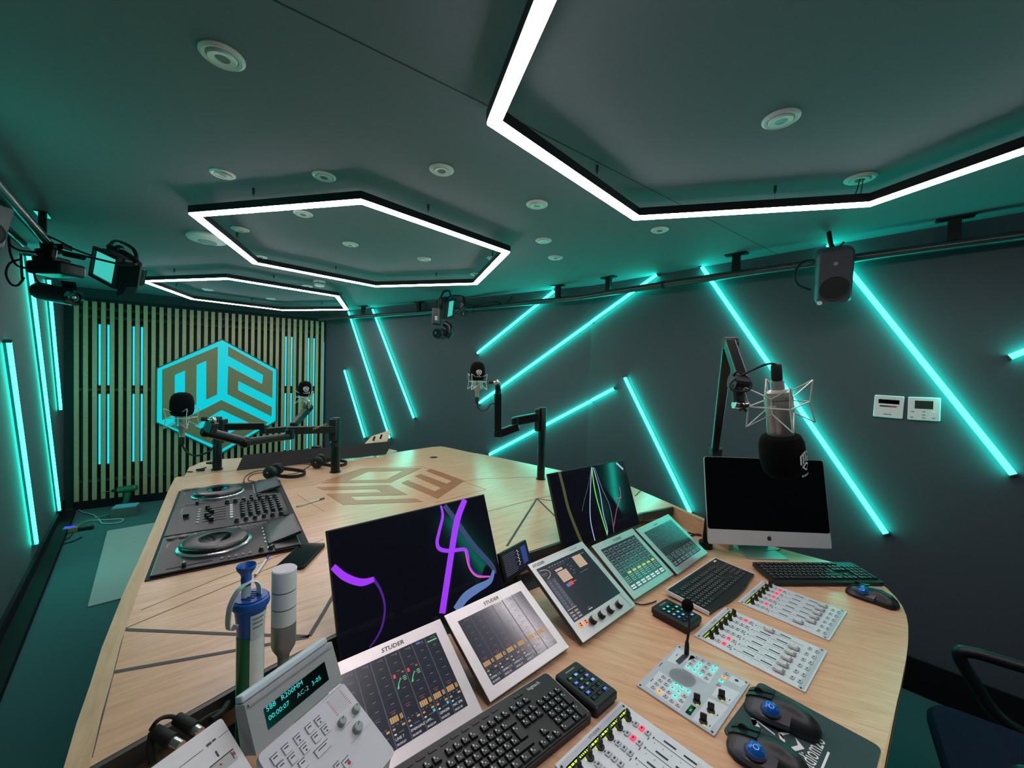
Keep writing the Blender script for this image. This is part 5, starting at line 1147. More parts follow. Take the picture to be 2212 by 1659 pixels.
b = MB(); b.cyl(L_(101, 525, .04), L_(108, 560, .02), .03, seg=14); b.cyl(L_(82, 545, .0), L_(128, 540, .02), .022, seg=12); b.cyl(L_(116, 530, -.02), L_(112, 556, -.02), .018, seg=12); b.box(tuple(L_(135, 535, .02)), (.06, .05, .03)); b.cyl(L_(140, 548, 0), L_(180, 556, .0), .016, seg=12); b.build('rail_clamp', M_blk2, o)
b = MB()
for P in (((22, 500, .0), (20, 525, .0), (40, 540, .0), (75, 545, .0), (90, 550, 0)), ((20, 510, .0), (22, 545, .0), (35, 572, .0), (60, 580, .0), (78, 584, 0)), ((45, 560, 0), (22, 568, 0), (13, 590, 0), (22, 612, 0), (37, 617, 0), (49, 605, 0)), ((45, 548, 0), (48, 600, 0), (52, 599, 0)), ((73, 588, 0), (77, 603, 0), (87, 613, 0)), ((112, 535, -.05), (145, 545, -.06), (200, 557, -.1), (262, 571, -.15), (295, 571, -.18)), ((104, 510, .0), (128, 521, .0), (160, 538, .0), (200, 553, .0))):
    b.tube([atd(x, y, 2.26+d) for x, y, d in P], .0055, 6, smooth=5)
tag(b.build('rail_cables', M_rub, None, True), 'tangle of thin black cables hanging from the left rail cluster', 'cable')
b = MB(); P = [atd(x, y, 2.1) for x, y in ((262, 538), (282, 550), (300, 571))]
c = Vector((0, 0, 0)); o = sl; SI = SLM.inverted()
L_ = lambda x, y, d=0: atd(x, y, 2.14+d)-c
b = MB(SI); b.loft([[tuple(L_(*q)) for q in ((258, 566, .05), (303, 574, .0), (296, 622, 0), (252, 640, .05))], [tuple(L_(*q)) for q in ((262, 552, .18), (300, 566, .12), (296, 616, .12), (256, 624, .18))]]); b.build('ballast_box', M_blk, o)
b = MB(SI); b.loft([[tuple(L_(*q)) for q in ((262, 642, -.01), (274, 620, -.01), (296, 619, -.02), (284, 650, -.02))], [tuple(L_(*q)) for q in ((262, 642, .0), (274, 620, .0), (296, 619, -.01), (284, 650, -.01))]]); b.build('flap', M_dgrey, o)
b = MB(SI); b.tube([L_(236, 533, .1), L_(262, 543, .05), L_(284, 556, .02), L_(300, 570, .0)], .014, 8, smooth=4); b.sphere(L_(258, 538, .05), .022, 12); b.build('handle', M_blk2, o, True)

# ================================================================ WALL CONTROLLERS
def wall_box(q, label):
    P = [atp(*c, BEND, NA) for c in q]; X = (P[1]-P[0]).normalized(); Y = (P[3]-P[0]); Y = (Y-X*Y.dot(X)).normalized(); w_, h_ = (P[1]-P[0]).length, (P[3]-P[0]).length
    o = thing('wall_controller', label, 'wall controller', axes(P[0]+NA*.0005, X, Y, X.cross(Y)), 'white wall controllers')
    s = 1 if X.cross(Y).dot(NA) > 0 else -1; b = MB(); b.loft([[(p[0], p[1], z*s) for p in rrect(k, k, w_-k, h_-k, .006)] for z, k in ((0, 0), (.012, 0), (.016, .003))]); b.build('housing', M_white, o); return o, w_, h_, .0163*s
o, w_, h_, z = wall_box(((1886, 899), (1950, 905), (1953.5, 855), (1890, 852.5)), 'left one of two white wall controllers, with narrow dark display')
MB().rect(w_*.15, h_*.63, w_*.85, h_*.82, z).build('display', M_glass, o)
b = MB(); b.rect(w_*.2, h_*.48, w_*.58, h_*.55, z); b.rect(w_*.35, h_*.14, w_*.62, h_*.17, z); b.build('print', M_dgrey, o); b = MB(); b.rect(w_*.58, h_*.48, w_*.78, h_*.55, z); b.build('print', mat('print_red', (160, 84, 66), .5, noise=0), o)
o, w_, h_, z = wall_box(((1960, 906), (2031, 910.5), (2034, 860), (1963.5, 857)), 'right one of two white wall controllers, with large display and green light')
MB().rect(w_*.22, h_*.50, w_*.78, h_*.85, z).build('display', mat('lcd_olive', (48, 58, 54), .2, noise=0), o)
b = MB()
for x_, y_ in ((.16, .36), (.5, .38), (.5, .24), (.5, .12), (.14, .12), (.8, .12)): b.rect(w_*(x_-.05), h_*(y_-.02), w_*(x_+.05), h_*(y_+.02), z)
b.build('button_marks', M_grey, o)
MB().rect(w_*.76, h_*.38, w_*.84, h_*.42, z).build('indicator', em('indicator_green', 130, 255, 160), o)
# ================================================================ THINGS LYING ON THE UPPER TABLE
# long dark monitor back on the rear table
def lean_panel(name, bl, br, trp, tlp, th, label, cat, m):
    n = (br-bl).cross(tlp-bl).normalized(); n = n if n.y > 0 else -n
    o = thing(name, label, cat, T3(*bl)); b = MB()
    b.loft([[tuple(p-bl) for p in (bl, br, trp, tlp)], [tuple(p-bl+n*th) for p in (bl, br, trp, tlp)]]); b.build('back_cover', m, o); return o, n
bl, br = atz(511, 1016, ZT+.013), atz(834, 981, ZT+.013); o, n = lean_panel('wide_monitor', bl, br, atd(850, 953, br.y+.07), atd(526, 983, bl.y+.05), .02, 'long dark monitor seen from behind on the rear table, before the slats', 'monitor', mat('monitor_back', (20, 16, 17), .6))
q = (br-bl); b = MB(); b.box(tuple(q*.5+Vector((n.x, n.y, 0))*.12+Vector((0, 0, -.004))), (.25, .16, .006)); b.box(tuple(q*.5+Vector((n.x, n.y, 0))*.10+Vector((0, 0, .05))), (.05, .05, .10)); b.build('stand', M_blk, o)
bl, br = atd(788, 958, 3.35), atd(836, 953, 3.45); o, n = lean_panel('tablet_stand', bl, br, atd(845, 928, 3.55), atd(803, 942, 3.45), .012, 'small pale panel with two dark slots behind the right end of the dark monitor', 'panel', mat('pale_panel', (196, 178, 150), .5))
b = MB()
for x, y in ((808, 948), (823, 944)): b.loft([[tuple(atd(x+a, y+c, 3.405)-bl) for a, c in ((-4, 4), (0, 5), (4, -5), (0, -6))], [tuple(atd(x+a, y+c, 3.415)-bl) for a, c in ((-4, 4), (0, 5), (4, -5), (0, -6))]])
b.build('slots', M_rub, o); e_ = (br-bl)*.5+Vector((n.x, n.y, 0))*.07; MB().box((e_.x, e_.y, ZT+.010-bl.z), (.16, .1, .012)).box((e_.x, e_.y, (ZT+.03-bl.z)), (.02, .02, .06)).build('base', M_blk, o)
def headphones(px, yaw, label):
    p = atz(*px, ZT); o = thing('headphones', label, 'headphones', T3(p.x, p.y, ZT+.001) @ Matrix.Rotation(R(yaw), 4, 'Z'), 'black headphones on the table')
    for s in (-1, 1):
        b = MB(); b.lathe([(.030, -.016), (.038, -.010), (.040, 0), (.034, .008), (.02, .012), (0, .012)], (0, s*.058, .042), (0, s, .0), seg=24); b.build('ear_cup', M_blk, o, True)
        b = MB(); b.lathe([(.018, 0), (.036, .0), (.038, .010), (.034, .020), (.02, .021)], (0, s*.043, .042), (0, -s, 0), seg=24); b.build('ear_pad', M_rub, o, True)
        b = MB(); b.sphere((-.006, s*.072, .046), .006, 10); b.build('hinge_badge', M_grey, o, True)
    P = [(.0, -.066, .045), (.05, -.083, .034), (.11, -.086, .024), (.165, -.062, .02), (.188, 0, .02), (.165, .062, .02), (.11, .086, .024), (.05, .083, .034), (0, .066, .045)]
    b = MB(); Q = spline(P, 5); b.loft([[tuple(q+Vector((0, 0, -.010))), tuple(q+(Vector((.06, 0, 0))-q).normalized()*.007+Vector((0, 0, -.008))), tuple(q+(Vector((.06, 0, 0))-q).normalized()*.007+Vector((0, 0, .010))), tuple(q+Vector((0, 0, .012)))] for q in Q]); b.build('headband', M_rub, o, True)
    return o
headphones((591, 1031.5), 8, 'black headphones on the table nearest the DJ players')
headphones((689, 1008.5), 12, 'black headphones lying round the foot of the centre microphone stand')
def table_cable(runs, r, label, z=None, m=None):
    z = ZT if z is None else z; b = MB()
    for P in runs: b.tube([atz(x, y, z+r+.0022+h) for x, y, h in [(q+(0,))[:3] for q in P]], r, 6, smooth=6)
    return tag(b.build('cable', m or M_rub, None, True), label, 'cable')
table_cable([[(574, 1038), (560, 1046), (540, 1046), (527, 1041), (532, 1028), (552, 1018), (572, 1016)], [(528, 1040), (521, 1045)], [(586, 1040), (575, 1043), (550, 1040), (536, 1036), (545, 1025), (570, 1020)], [(590, 1012), (620, 1005), (650, 1002), (676, 1004), (690, 1006)], [(610, 1026), (640, 1022), (660, 1012), (672, 1004), (680, 1000)]], .0022, 'thin black headphone cable coiled before the dark monitor')
def pen(a, c, label, cap, cap2=None):
    p, q = atz(*a, ZT+.005), atz(*c, ZT+.005); X = (q-p).normalized(); o = thing('pen', label, 'pen', T3(*p), 'pens on the table'); L = (q-p).length
    MB().cyl((0, 0, 0), X*L*.8, .0036, seg=12).build('barrel', M_white if cap else M_chrome, o)
    MB().cyl(X*L*.8, X*L, .0042, .0036, seg=12).build('cap', cap or M_dgrey, o); MB().cyl(-X*.012, Vector((0, 0, 0)), .0008, .0034, seg=10).build('tip', M_dgrey, o); return o
pen((643, 1094), (700.5, 1076), 'thin clear pen lying on the table right of the DJ gear', None)
pen((552, 1242), (580, 1201), 'white pen with blue cap lying behind the blue cup', mat('pen_blue', (36, 46, 190), .35))
# phone
P = [atz(*c, ZT+.009) for c in ((655, 1226), (704, 1174), (660, 1172), (609, 1216))]
pw_, ph_ = (P[1]-P[0]).length, (P[3]-P[0]).length; X = (P[1]-P[0]).normalized(); Y = P[3]-P[0]; Y = (Y-X*Y.dot(X)).normalized()
o = thing('mobile_phone', 'black mobile phone lying face up beside the left monitor', 'phone', axes(P[0]-Vector((0, 0, .0085)), X, Y, Vector((0, 0, 1))))
MB().loft([[(p[0], p[1], z) for p in rrect(0, 0, pw_, ph_, .012)] for z in (.0005, .011)]).build('case', M_rub, o); MB().prism(rrect(.003, .003, pw_-.003, ph_-.003, .010), .011, .0116).build('screen', M_glass, o)
# small black gadget
p = atz(433, 1018, ZT-.004); o = thing('clip', 'tiny black clip on the rear table left of the leftmost stand', 'clip', T3(p.x, p.y, ZT-.003))
b = MB(); b.box((0, 0, .008), (.05, .02, .012), bev=.003); b.cyl((-.01, 0, .012), (.03, .012, .022), .004, seg=8); b.build('body', M_rub, o); b = MB(); b.box((-.05, -.03, .002), (.045, .012, .003)); b.build('tongue', M_rub, o)

# ---------------------------------------------------------------- horn bottle and signal tower in the gap
d_ = .825; p = atd(541, 1400, d_); o = thing('air_horn', 'blue cup and trumpet with white strap on a green and white can', 'air horn', T3(p.x, p.y, ZC) @ Matrix.Diagonal((.86, .86, 1, 1)))
Z = lambda y: atd(538, y, d_).z-ZC
M_blue = mat('blue_plastic', (22, 92, 178), .35); M_blue2 = mat('blue_plastic_dark', (16, 74, 150), .4)
r = .029
b = MB(); b.lathe([(r, .0025), (r, Z(1366))], seg=28)
b.build('can', mat('can_green', (12, 112, 74), .35), o, True)
b = MB()
for a0, a1, mi in ((-60, 14, 0), (170, 236, 1)):
    n = 8; v = []; f = []
    for i in range(n+1):
        a = R(a0+(a1-a0)*i/n); v += [((r+.0006)*math.cos(a), (r+.0006)*math.sin(a), .004), ((r+.0006)*math.cos(a), (r+.0006)*math.sin(a), Z(1368))]
    f = [(2*i, 2*i+2, 2*i+3, 2*i+1) for i in range(n)]; b._add(v, f, mi)
b.build('can_stripe_and_lit_side', [M_white, mat('can_teal_lit', (150, 220, 200), .35)], o, True)  # white stripe is print; pale left stripe paints teal light on that side
b = MB(); b.lathe([(.026, Z(1372)), (.0275, Z(1368)), (.034, Z(1310)), (.039, Z(1306)), (.0405, Z(1300)), (.039, Z(1291)), (.036, Z(1289)), (0, Z(1288))], seg=36); b.build('cup', M_blue, o, True)
b = MB(); b.lathe([(.034, Z(1288)), (.035, Z(1286.5)), (.032, Z(1286.5)), (0, Z(1286.8))], seg=36)
for i in range(5): b.box((0, -.018+i*.009, Z(1285.8)), (.035-abs(i-2)*.006, .003, .002))
b.build('lid', M_blue2, o, True)
b = MB(); zt = Z(1219); b.lathe([(.0105, Z(1262)), (.0115, Z(1247)), (.0105, Z(1243)), (.013, Z(1236)), (.0195, Z(1228)), (.0215, zt-.002), (.0205, zt), (.018, zt-.003), (.010, zt-.018), (0, zt-.02)], (-.010, -.003, 0), seg=28); b.build('trumpet', M_blue, o, True)
b = MB(); b.lathe([(.010, Z(1290)), (.0105, Z(1250)), (.0095, Z(1249))], (-.010, -.003, 0), seg=18); b.build('neck', mat('strap_white', (224, 232, 230), .45), o, True)
P = [(.014, .012, Z(1287)), (.016, .004, Z(1262)), (.006, -.006, Z(1252)), (-.012, -.022, Z(1262)), (-.026, -.030, Z(1290)), (-.030, -.033, Z(1318)), (-.028, -.034, Z(1340)), (-.014, -.038, Z(1337)), (-.008, -.038, Z(1328))]
Q = spline(P, 5); b = MB(); b.loft([[tuple(q+Vector((-.008, .003, 0))), tuple(q+Vector((.008, -.004, .002))), tuple(q+Vector((.008, -.008, .002))), tuple(q+Vector((-.008, -.001, 0)))] for q in Q]); b.build('strap', mat('strap_white', (224, 232, 230), .45), o, True)
b = MB(); n = 8; v = []
for i in range(n+1):
    a = R(-58+66*i/n); zz_ = (Z(1368), Z(1316)); v += [(.0305*math.cos(a)*1.02, .0305*math.sin(a)*1.02, zz_[0]), (.0338*math.cos(a)*1.03, .0338*math.sin(a)*1.03, zz_[1])]
b._add(v, [(2*i, 2*i+2, 2*i+3, 2*i+1) for i in range(n)]); 
for k in range(4):
    v = []; z = Z(1325+k*10); rr_ = .0345-.0012*k
    for i in range(5): a = R(-50+10*i); v += [(rr_*math.cos(a)*1.035, rr_*math.sin(a)*1.035, z), (rr_*math.cos(a)*1.035, rr_*math.sin(a)*1.035, z+.003)]
    b._add(v, [(2*i, 2*i+2, 2*i+3, 2*i+1) for i in range(4)], 1)
b.build('paper_label', [mat('label_paper', (206, 212, 214), .6), M_grey], o, True)
d_ = .905; p = atd(613, 1350, d_); o = thing('signal_tower', 'white three-tier signal light tower on grey base behind the white display unit', 'signal light', T3(p.x, p.y, ZC) @ Matrix.Diagonal((.9, .9, 1, 1)))
Z = lambda y: atd(613, y, d_).z-ZC; r = .0285
M_opal = mat('opal_plastic', (222, 226, 226), .4); M_sg = mat('silver_grey', (150, 150, 152), .4, .4)
zs = [Z(1228), Z(1272), Z(1308), Z(1344)]
for i in range(3): MB().lathe([(r, zs[i+1]+.0012), (r, zs[i]-.0012), (r*.96, zs[i]), (0, zs[i])] if i == 0 else [(r, zs[i+1]+.0012), (r, zs[i]-.0012)], seg=32).build('light_tier', M_opal, o, True)
b = MB()
for z in zs[1:3]: b.lathe([(r*.985, z-.0013), (r*.985, z+.0013)], seg=32)
b.build('tier_seams', M_dgrey, o, True)
b = MB(); b.lathe([(.013, Z(1422)), (.015, Z(1412)), (.026, Z(1396)), (r, Z(1388)), (r, zs[3]-.0005)], seg=32); b.build('base', M_sg, o, True)
b = MB(); b.lathe([(.03, .0025), (.03, .006), (.0135, .008), (.0135, Z(1420))], seg=24); b.build('post', M_sg, o, True)
b = MB(); b.lathe([(r*.93, zs[0]), (r*.93, zs[0]+.0008), (0, zs[0]+.0008)], seg=32); b.build('cap', mat('cap_lilac', (196, 188, 200), .4), o, True)

# ---------------------------------------------------------------- white display unit (front left) and meter box beside it
US = .83; BZ = fr((-.432*US, .685*US, CZ-.683*US), 65.6, 24.2) @ Matrix.Scale(US, 4); KP = fr((-.319*US, .634*US, CZ-.763*US), 65.6, 57.8) @ Matrix.Scale(US, 4)
def wedge(b, M, ring, z0=ZC+.001):       # body that stands straight down to the console
    Mi = M.inverted(); top = [Vector((x, y, 0)) for x, y in ring]; low = []
    for p in top: w__ = M @ p; low.append(Mi @ Vector((w__.x, w__.y, max(z0, .0))))
    c_ = sum(low, Vector())/len(low); low = [c_+(p-c_)*.72 for p in low]
    b.loft([[tuple(p) for p in low], [tuple(p*1.0-Vector((0, 0, .012))) for p in top], [tuple(p) for p in top]])
M_unit = mat('unit_grey_white', (206, 206, 214), .45); M_unit2 = mat('unit_bezel_grey', (164, 164, 168), .45); M_unit3 = mat('unit_side_grey', (170, 172, 182), .45)
o = thing('display_unit', 'grey-white desk unit with teal readout, keypad and three knobs', 'desk unit', KP)
Ki = KP.inverted(); w_ = .19
b = MB(); wedge(b, KP, rrect(0, -.03, w_, .147, .010)); b.build('body', M_unit, o)
b = MB(Ki @ BZ); b.loft([[(0, 0, -.045), (w_, 0, -.045), (w_, .085, -.03), (0, .085, -.03)], [(0, 0, 0), (w_, 0, 0), (w_, .085, 0), (0, .085, 0)]]); b.box((w_/2, .080, .002), (w_-.01, .004, .004)); b.build('bezel', M_unit2, o)
b = MB(Ki @ BZ); b.box((w_*.5, .092, -.020), (w_*.98, .013, .022), bev=.004); b.build('top_ridge', mat('unit_ridge', (196, 210, 218), .45), o)
lb = lambda x, y: loc(BZ, 500+x/5.53, 1380+y/5.53, .0006)
P = [lb(*c) for c in ((385, 835), (1110, 270), (1165, 485), (440, 1090))]
b = MB(Ki @ BZ); b._add([(p[0], p[1], .0008) for p in P], [(0, 1, 2, 3)])
tx = lambda x, y: loc(BZ, 560+x/11.85, 1440+y/11.85, .001)
for s_, x, y, hh in (('588', 185, 1170, .0125), ('R200MM', 570, 880, .0125), ('00:00:07', 250, 1395, .0118), ('AC-2', 975, 815, .0118), ('3-05', 1355, 500, .0118)):
    q = tx(x, y); b.text(s_, q[0], q[1], .0012, hh, 1 if s_ not in ('AC-2',) else 2, sx=1.02)
b.build('readout', [mat('vfd_black', (4, 10, 12), .15, noise=0), em('vfd_teal', 50, 214, 214, 1.1), em('vfd_teal_dim', 90, 160, 168)], o)
kp = lambda x, y: loc(KP, 500+x/5.53, 1380+y/5.53, .0006)
def unit_key(x, y, kw, kh, mark=None):
    q = kp(x, y); b = MB(); b.box((0, 0, .0012), (kw, kh, .003), bev=.0008); b.rect(-kw*.3, kh*.12, kw*.3, kh*.26, .0029, 1); b.box((0, kh*.56, .0003), (kw*1.08, .0012, .0008), mi=1)
    if mark == 'dot': b.lathe([(.0035, .0027), (.0035, .0030), (0, .0030)], (kw*.1, -kh*.12, 0), seg=14, mi=2)
    elif mark: b.prism([(-.0025, -kh*.3), (.0025, -kh*.3), (0, -kh*.06)], .0028, .003, 1)
    b.build('key', [M_unit, M_ink, mat('dot_red', (196, 44, 56), .4, noise=0)], o, M=T3(q[0], q[1], 0))
for x, y, mk in ((1048, 985, 1), (1128, 1085, 1), (938, 1075, 0), (1015, 1185, 0), (802, 1200, 1), (880, 1315, 1), (662, 1320, 0), (738, 1435, 0), (530, 1440, 0), (610, 1530, 0), (860, 1500, 0)): unit_key(x, y, .0135, .0150, mk)
unit_key(1092, 1315, .030, .014); unit_key(1385, 1485, .0165, .016, 'dot'); unit_key(1275, 1530, .012, .014)
for x, y, r in ((1480, 850, .0080), (1312, 1005, .0080), (1500, 1075, .0098)):
    q = kp(x, y); b = MB(); b.lathe([(r, .0), (r*.98, .009), (r*.86, .011), (0, .0112)], seg=24); b.box((r*.45, r*.3, .0112), (r*.7, .0014, .001), mi=1, M=Matrix.Rotation(R(30), 4, 'Z')); b.build('knob', [mat('knob_grey_green', (150, 166, 160), .4), M_ink], o, True, M=T3(q[0], q[1], .0004))
b = MB(); q0, q1, q2, q3 = kp(1140, 770), kp(1305, 610), kp(1430, 755), kp(1255, 920)
for k in range(9):
    t = k/8; a = (q0[0]+(q3[0]-q0[0])*t, q0[1]+(q3[1]-q0[1])*t); c = (q1[0]+(q2[0]-q1[0])*t, q1[1]+(q2[1]-q1[1])*t); strip(b, [a, c], .0004, .0006, 0)
    for e, f_ in ((a, c), (c, a)):
        m_ = (e[0]+(f_[0]-e[0])*.12, e[1]+(f_[1]-e[1])*.12); strip(b, [e, m_], .0014, .0008, 1)
for (x0, y0), (x1, y1) in (((1080, 760), (1330, 540)), ((1425, 1255), (1660, 1005)), ((1300, 1100), (1430, 980)), ((1440, 950), (1555, 855))): strip(b, [kp(x0, y0), kp(x1, y1)], .0006, .0006, 0)
b.build('print', [M_grey, mat('print_tan', (176, 112, 88), .5, noise=0)], o)
# meter box, left of the unit
MX = KP @ T3(-.225, .075, .0); o = thing('meter_box', 'white box with small meter window beside the grey-white desk unit', 'meter box', MX); w_, h_ = .212, .165
b = MB(); wedge(b, MX, rrect(0, -.05, w_, h_, .006)); b.build('body', mat('box_white', (222, 224, 226), .45), o)
mxl = lambda x, y: loc(MX, 320+x/8.5077, 1500+y/8.5077, .0006)
P = [mxl(*c) for c in ((1110, 1350), (1560, 985), (1655, 1165), (1300, 1480))]; b = MB(); b._add([(p[0], p[1], .0010) for p in P], [(0, 1, 2, 3)])
g = lambda u, v: (P[0][0]*(1-u)*(1-v)+P[1][0]*u*(1-v)+P[2][0]*u*v+P[3][0]*(1-u)*v, P[0][1]*(1-u)*(1-v)+P[1][1]*u*(1-v)+P[2][1]*u*v+P[3][1]*(1-u)*v)
strip(b, [g(.02, .06), g(.98, .06)], .002, .0014, 1); strip(b, [g(.85, .15), g(.85, .85)], .0012, .0014, 1); strip(b, [g(.90, .3), g(.92, .6)], .005, .0014, 2); strip(b, [g(.3, .5), g(.36, .4)], .004, .0014, 2)
b.build('meter_window', [mat('meter_face', (176, 180, 178), .3, noise=.1), M_ink, mat('meter_red', (150, 60, 60), .5, noise=0)], o)
b = MB(); strip(b, [mxl(570, 1350), mxl(1010, 1015)], .0008, .0008); strip(b, [mxl(1290, 800), mxl(1490, 640)], .0008, .0008); strip(b, [mxl(1075, 950), mxl(1160, 880)], .004, .0008); strip(b, [mxl(1175, 865), mxl(1240, 815)], .003, .0008); strip(b, [mxl(1240, 1040), mxl(1300, 1140)], .0022, .0008)
b.build('print', M_ink, o)
# two plugs in the gap behind the box
for k, (a, c, e, lab) in enumerate((((334, 1578), (372, 1601), (391, 1612), 'left one of two black audio plugs with chrome tips in the gap'), ((382, 1552), (419, 1574), (432, 1582), 'right one of two black audio plugs with chrome tips in the gap'))):
    dd = .70+.03*k; p = atd(*a, dd); o = thing('audio_plug', lab, 'plug', T3(*p), 'audio plugs'); L_ = lambda q, d=0: atd(q[0], q[1], dd+d)-p
    MB().cyl((0, 0, 0), L_(c, -.01), .010, .0115, seg=20).build('grip', M_rub, o, True); MB().cyl(L_(c, -.01), L_(e, -.016), .0082, seg=20).build('sleeve', M_chrome, o, True)
b = MB(); b.tube([atd(x, y, d) for x, y, d in ((326, 1576, .70), (337, 1560, .70), (352, 1550, .71), (370, 1548, .72), (384, 1553, .73))], .0035, 8, smooth=5); b.tube([atd(330, 1580, .7), atd(325, 1610, .69), atd(330, 1650, .68)], .006, 8, smooth=5)
tag(b.build('plug_cable', M_rub, None, True), 'blue-grey cable looping over the two audio plugs', 'cable'); b = MB()
b.tube([atd(425, 1565, .76), atd(450, 1548, .78), atd(470, 1538, .8), atd(490, 1530, .82)], .004, 8, smooth=5); b.tube([atd(455, 1556, .77), atd(475, 1543, .79), atd(486, 1530, .81), atd(492, 1518, .83)], .006, 8, smooth=5)
tag(b.build('gap_cable', M_rub, None, True), 'dark cables in the gap between the audio plugs and the green can', 'cable')
# black cables lying on the console behind the screens
table_cable([[(1486, 1150), (1505, 1155), (1525, 1157)], [(1490, 1158), (1508, 1154), (1527, 1157)], [(1512, 1175), (1520, 1172), (1530, 1174)]], .004, 'black cables on the console beside the farthest touchscreen', ZC)
table_cable([[(1360, 1300), (1385, 1306), (1405, 1303), (1418, 1298)]], .0022, 'thin black cable from the teal-lit touchscreen to the key pad', ZC)
table_cable([[(1652, 1191), (1668, 1189), (1680, 1189), (1688, 1184)]], .0022, 'short black cable under the silver computer', ZC)
p, q = atz(1382, 1121, ZC+.012), atz(1420, 1124, ZC+.012); b = MB(); bar(b, p, q, .016, .018, bev=.003); tag(b.build('white_adapter', M_white), 'white bar-shaped adapter beside the right monitor in the gap', 'adapter')

# ================================================================ CHAIR AT THE RIGHT
M_fab = mat('navy_fabric', (30, 36, 56), .95, noise=.3, scale=400, bump=.6, spec=.1)
fa, fb = atz(1995, 1502, .47), atz(2044, 1659, .47); fd = (fa-fb).normalized(); rt = Vector((fd.y, -fd.x, 0))
o = thing('office_chair', 'navy fabric office chair with black loop armrest at the bottom right', 'chair', axes((fa.x, fa.y, 0), rt, fd, Vector((0, 0, 1))))
b = MB(); SWD = .50
pts = rrect(0, -SWD, .50, .0, .07, 6); b.loft([[(p[0]*k+.25*(1-k), p[1]*k-.25*(1-k), z) for p in pts] for z, k in ((.40, .94), (.425, 1), (.45, 1), (.468, .96), (.472, .86))]); b.build('seat', M_fab, o, True)
ci = Matrix(o.matrix_world).inverted()
A = lambda x, y, d: ci @ atd(x, y, d)
ya = .045
def armloop(y):
    P = [(.50, y, .40), (.30, y, .43), (.19, y, .47), (.13, y, .56), (.09, y, .64), (.115, y, .665), (.20, y, .668), (.36, y, .668), (.47, y, .66), (.50, y, .62), (.48, y, .52), (.50, y, .40)]
    return spline(P, 5)
for y in (.04, -SWD-.04):
    Q = armloop(y); b = MB(); b.tube([q for q in Q], .020, 10); b.build('armrest', M_blk, o, True)
b = MB(); pts = spline([(.50, -.02, 0), (.545, -.12, 0), (.56, -.25, 0), (.545, -.38, 0), (.50, -.48, 0)], 5)
b.loft([[tuple(Vector((p.x-.02, p.y, z0))), tuple(Vector((p.x+.02, p.y, z0))), tuple(Vector((p.x+.06, p.y, z1))), tuple(Vector((p.x+.03, p.y, z1)))] for p in pts for z0, z1 in ((.56, 1.02),)]); b.build('backrest', M_fab, o, True)
b = MB(); bar(b, (.42, -.25, .40), (.56, -.25, .44), .07, .02); bar(b, (.555, -.25, .43), (.585, -.25, .75), .07, .02); b.build('back_support', M_blk, o)
b = MB(); b.cyl((.25, -.25, .12), (.25, -.25, .40), .028, seg=16); b.box((.25, -.25, .385), (.2, .2, .03)); b.build('gas_column', M_blk, o)
for k in range(5):
    a = R(72*k+100); e = Vector((.25+.30*math.cos(a), -.25+.30*math.sin(a), .07)); b = MB(); b.cyl((.25, -.25, .115), e, .030, .018, seg=12); b.sphere(e, .022, 12); b.build('leg', M_lgrey, o, True)
    b = MB(); b.cyl((e.x-.02, e.y, .027), (e.x+.02, e.y, .027), .025, seg=16); b.cyl((e.x, e.y, .04), (e.x, e.y, .075), .008, seg=8); b.build('caster', M_rub, o)

# ================================================================ FLOOR THINGS, FAR LEFT
q = [atz(*c, 0) for c in ((232, 1148), (346, 1128), (270, 1294), (189, 1313))]; mid = sum(q, Vector())/4
e1 = (q[0]-q[3]).normalized(); e2 = Vector((e1.y, -e1.x, 0)); w1 = (q[0]-q[3]).length; b = MB(axes((q[3].x, q[3].y, 0), e2, e1, Vector((0, 0, 1))))
b.prism(rrect(0, 0, .95, w1, .01), .001, .007); tag(b.build('floor_mat', carpet('mat_pale', (142, 146, 148), 300, .4)), 'pale grey mat on the dark floor left of the desk', 'mat')
FC = lambda pts, r, label, m: table_cable([pts] if not isinstance(pts[0][0], tuple) else pts, r, label, .013 if 'green' in label else 0, m)
P1 = [(170, 1085, .06), (169, 1099), (178, 1106), (200, 1112), (212, 1120), (220, 1130), (226, 1131), (245, 1131), (262, 1127), (266, 1122), (255, 1121), (225, 1123), (200, 1124), (185, 1128), (168, 1136)]
FC(P1, .006, 'looped pale grey cable on the floor below the slats', mat('cable_grey', (150, 152, 150), .5))
FC([(258, 1104), (230, 1113), (200, 1121), (165, 1134), (140, 1142), (110, 1157)], .005, 'straight green cable on the floor by the cordless drill', mat('cable_green', (70, 120, 92), .5))
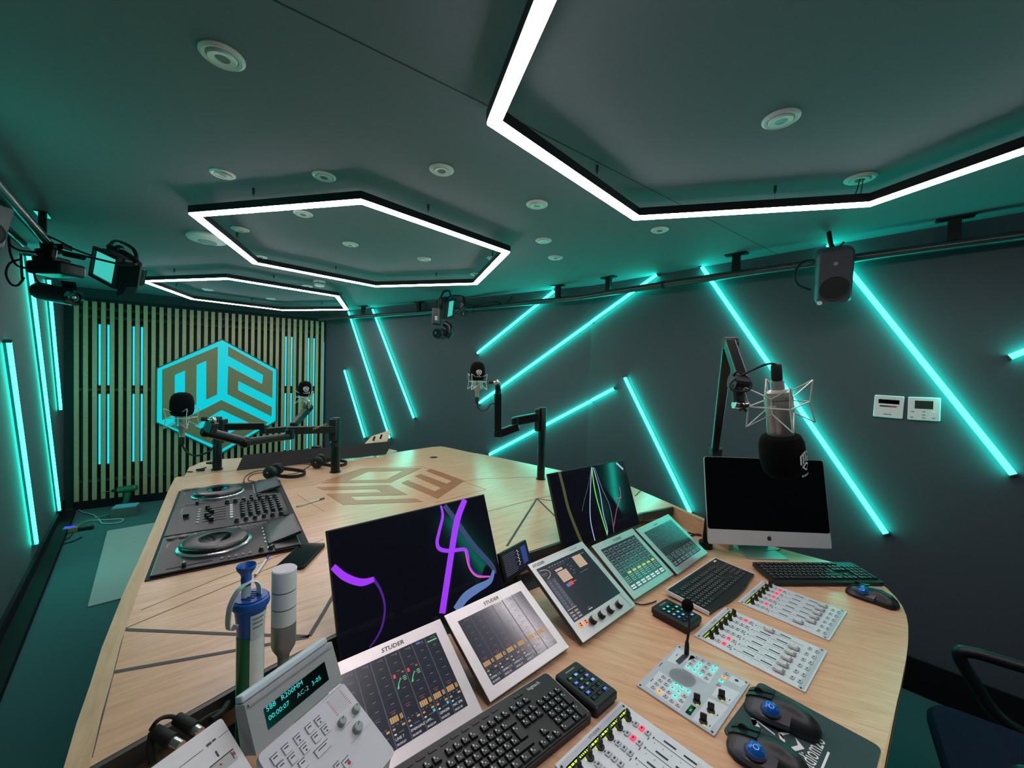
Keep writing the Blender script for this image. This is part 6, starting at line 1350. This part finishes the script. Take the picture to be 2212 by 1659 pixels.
FC([[(157, 1152), (148, 1162), (135, 1168), (118, 1170)], [(176, 1160), (160, 1168), (140, 1174), (118, 1180)]], .006, 'black cables on the floor below the power adapter', M_rub)
p = atz(152, 1150, 0); o = thing('power_adapter', 'small adapter with glowing blue light on the floor cable', 'adapter', T3(p.x, p.y, 0) @ Matrix.Rotation(R(35), 4, 'Z'))
MB().box((0, 0, .026), (.10, .055, .045), bev=.006).build('body', mat('adapter_yellow', (120, 116, 70), .5), o); MB().box((-.005, -.0, .052), (.07, .035, .010), bev=.003).build('light', em('adapter_blue', 50, 50, 255, 1.6), o); MB().box((.10, .01, .018), (.11, .045, .034), bev=.006).build('socket', M_rub, o)
p = atz(262, 1101, 0); o = thing('cordless_drill', 'green cordless drill standing on its battery below the slats', 'drill', T3(p.x, p.y+.05, 0) @ Matrix.Rotation(R(20), 4, 'Z')); M_dr = mat('drill_green', (34, 84, 66), .45)
MB().box((0, 0, .03), (.12, .075, .055), bev=.01).build('battery', M_blk, o); b = MB(); b.loft([[(x0+x, y, z) for x, y in ((-.022, -.018), (.022, -.018), (.022, .018), (-.022, .018))] for x0, z in ((0, .055), (.012, .12), (.02, .18))]); b.build('grip', M_dr, o)
b = MB(); b.cyl((-.06, 0, .21), (.085, 0, .225), .036, .034, seg=20); b.cyl((.085, 0, .225), (.1, 0, .227), .034, .024, seg=20); b.build('motor_housing', M_dr, o, True); b = MB(); b.cyl((-.06, 0, .21), (-.12, 0, .204), .024, .014, seg=18); b.build('chuck', M_blk, o, True); MB().cyl((-.12, 0, .204), (-.2, 0, .196), .004, seg=8).build('bit', M_chrome, o)
p = atz(272, 1113, 0); o = thing('cardboard_box', 'small open grey box on the floor in front of the drill', 'box', T3(p.x, p.y, 0) @ Matrix.Rotation(R(30), 4, 'Z')); M_cb = mat('box_grey', (74, 80, 80), .8)
MB().box((0, 0, .05), (.2, .15, .098), bev=.002).build('body', M_cb, o); MB().box((.0, .0, .104), (.19, .13, .008)).build('blue_sheet', mat('blue_sheet', (84, 150, 178), .6), o)
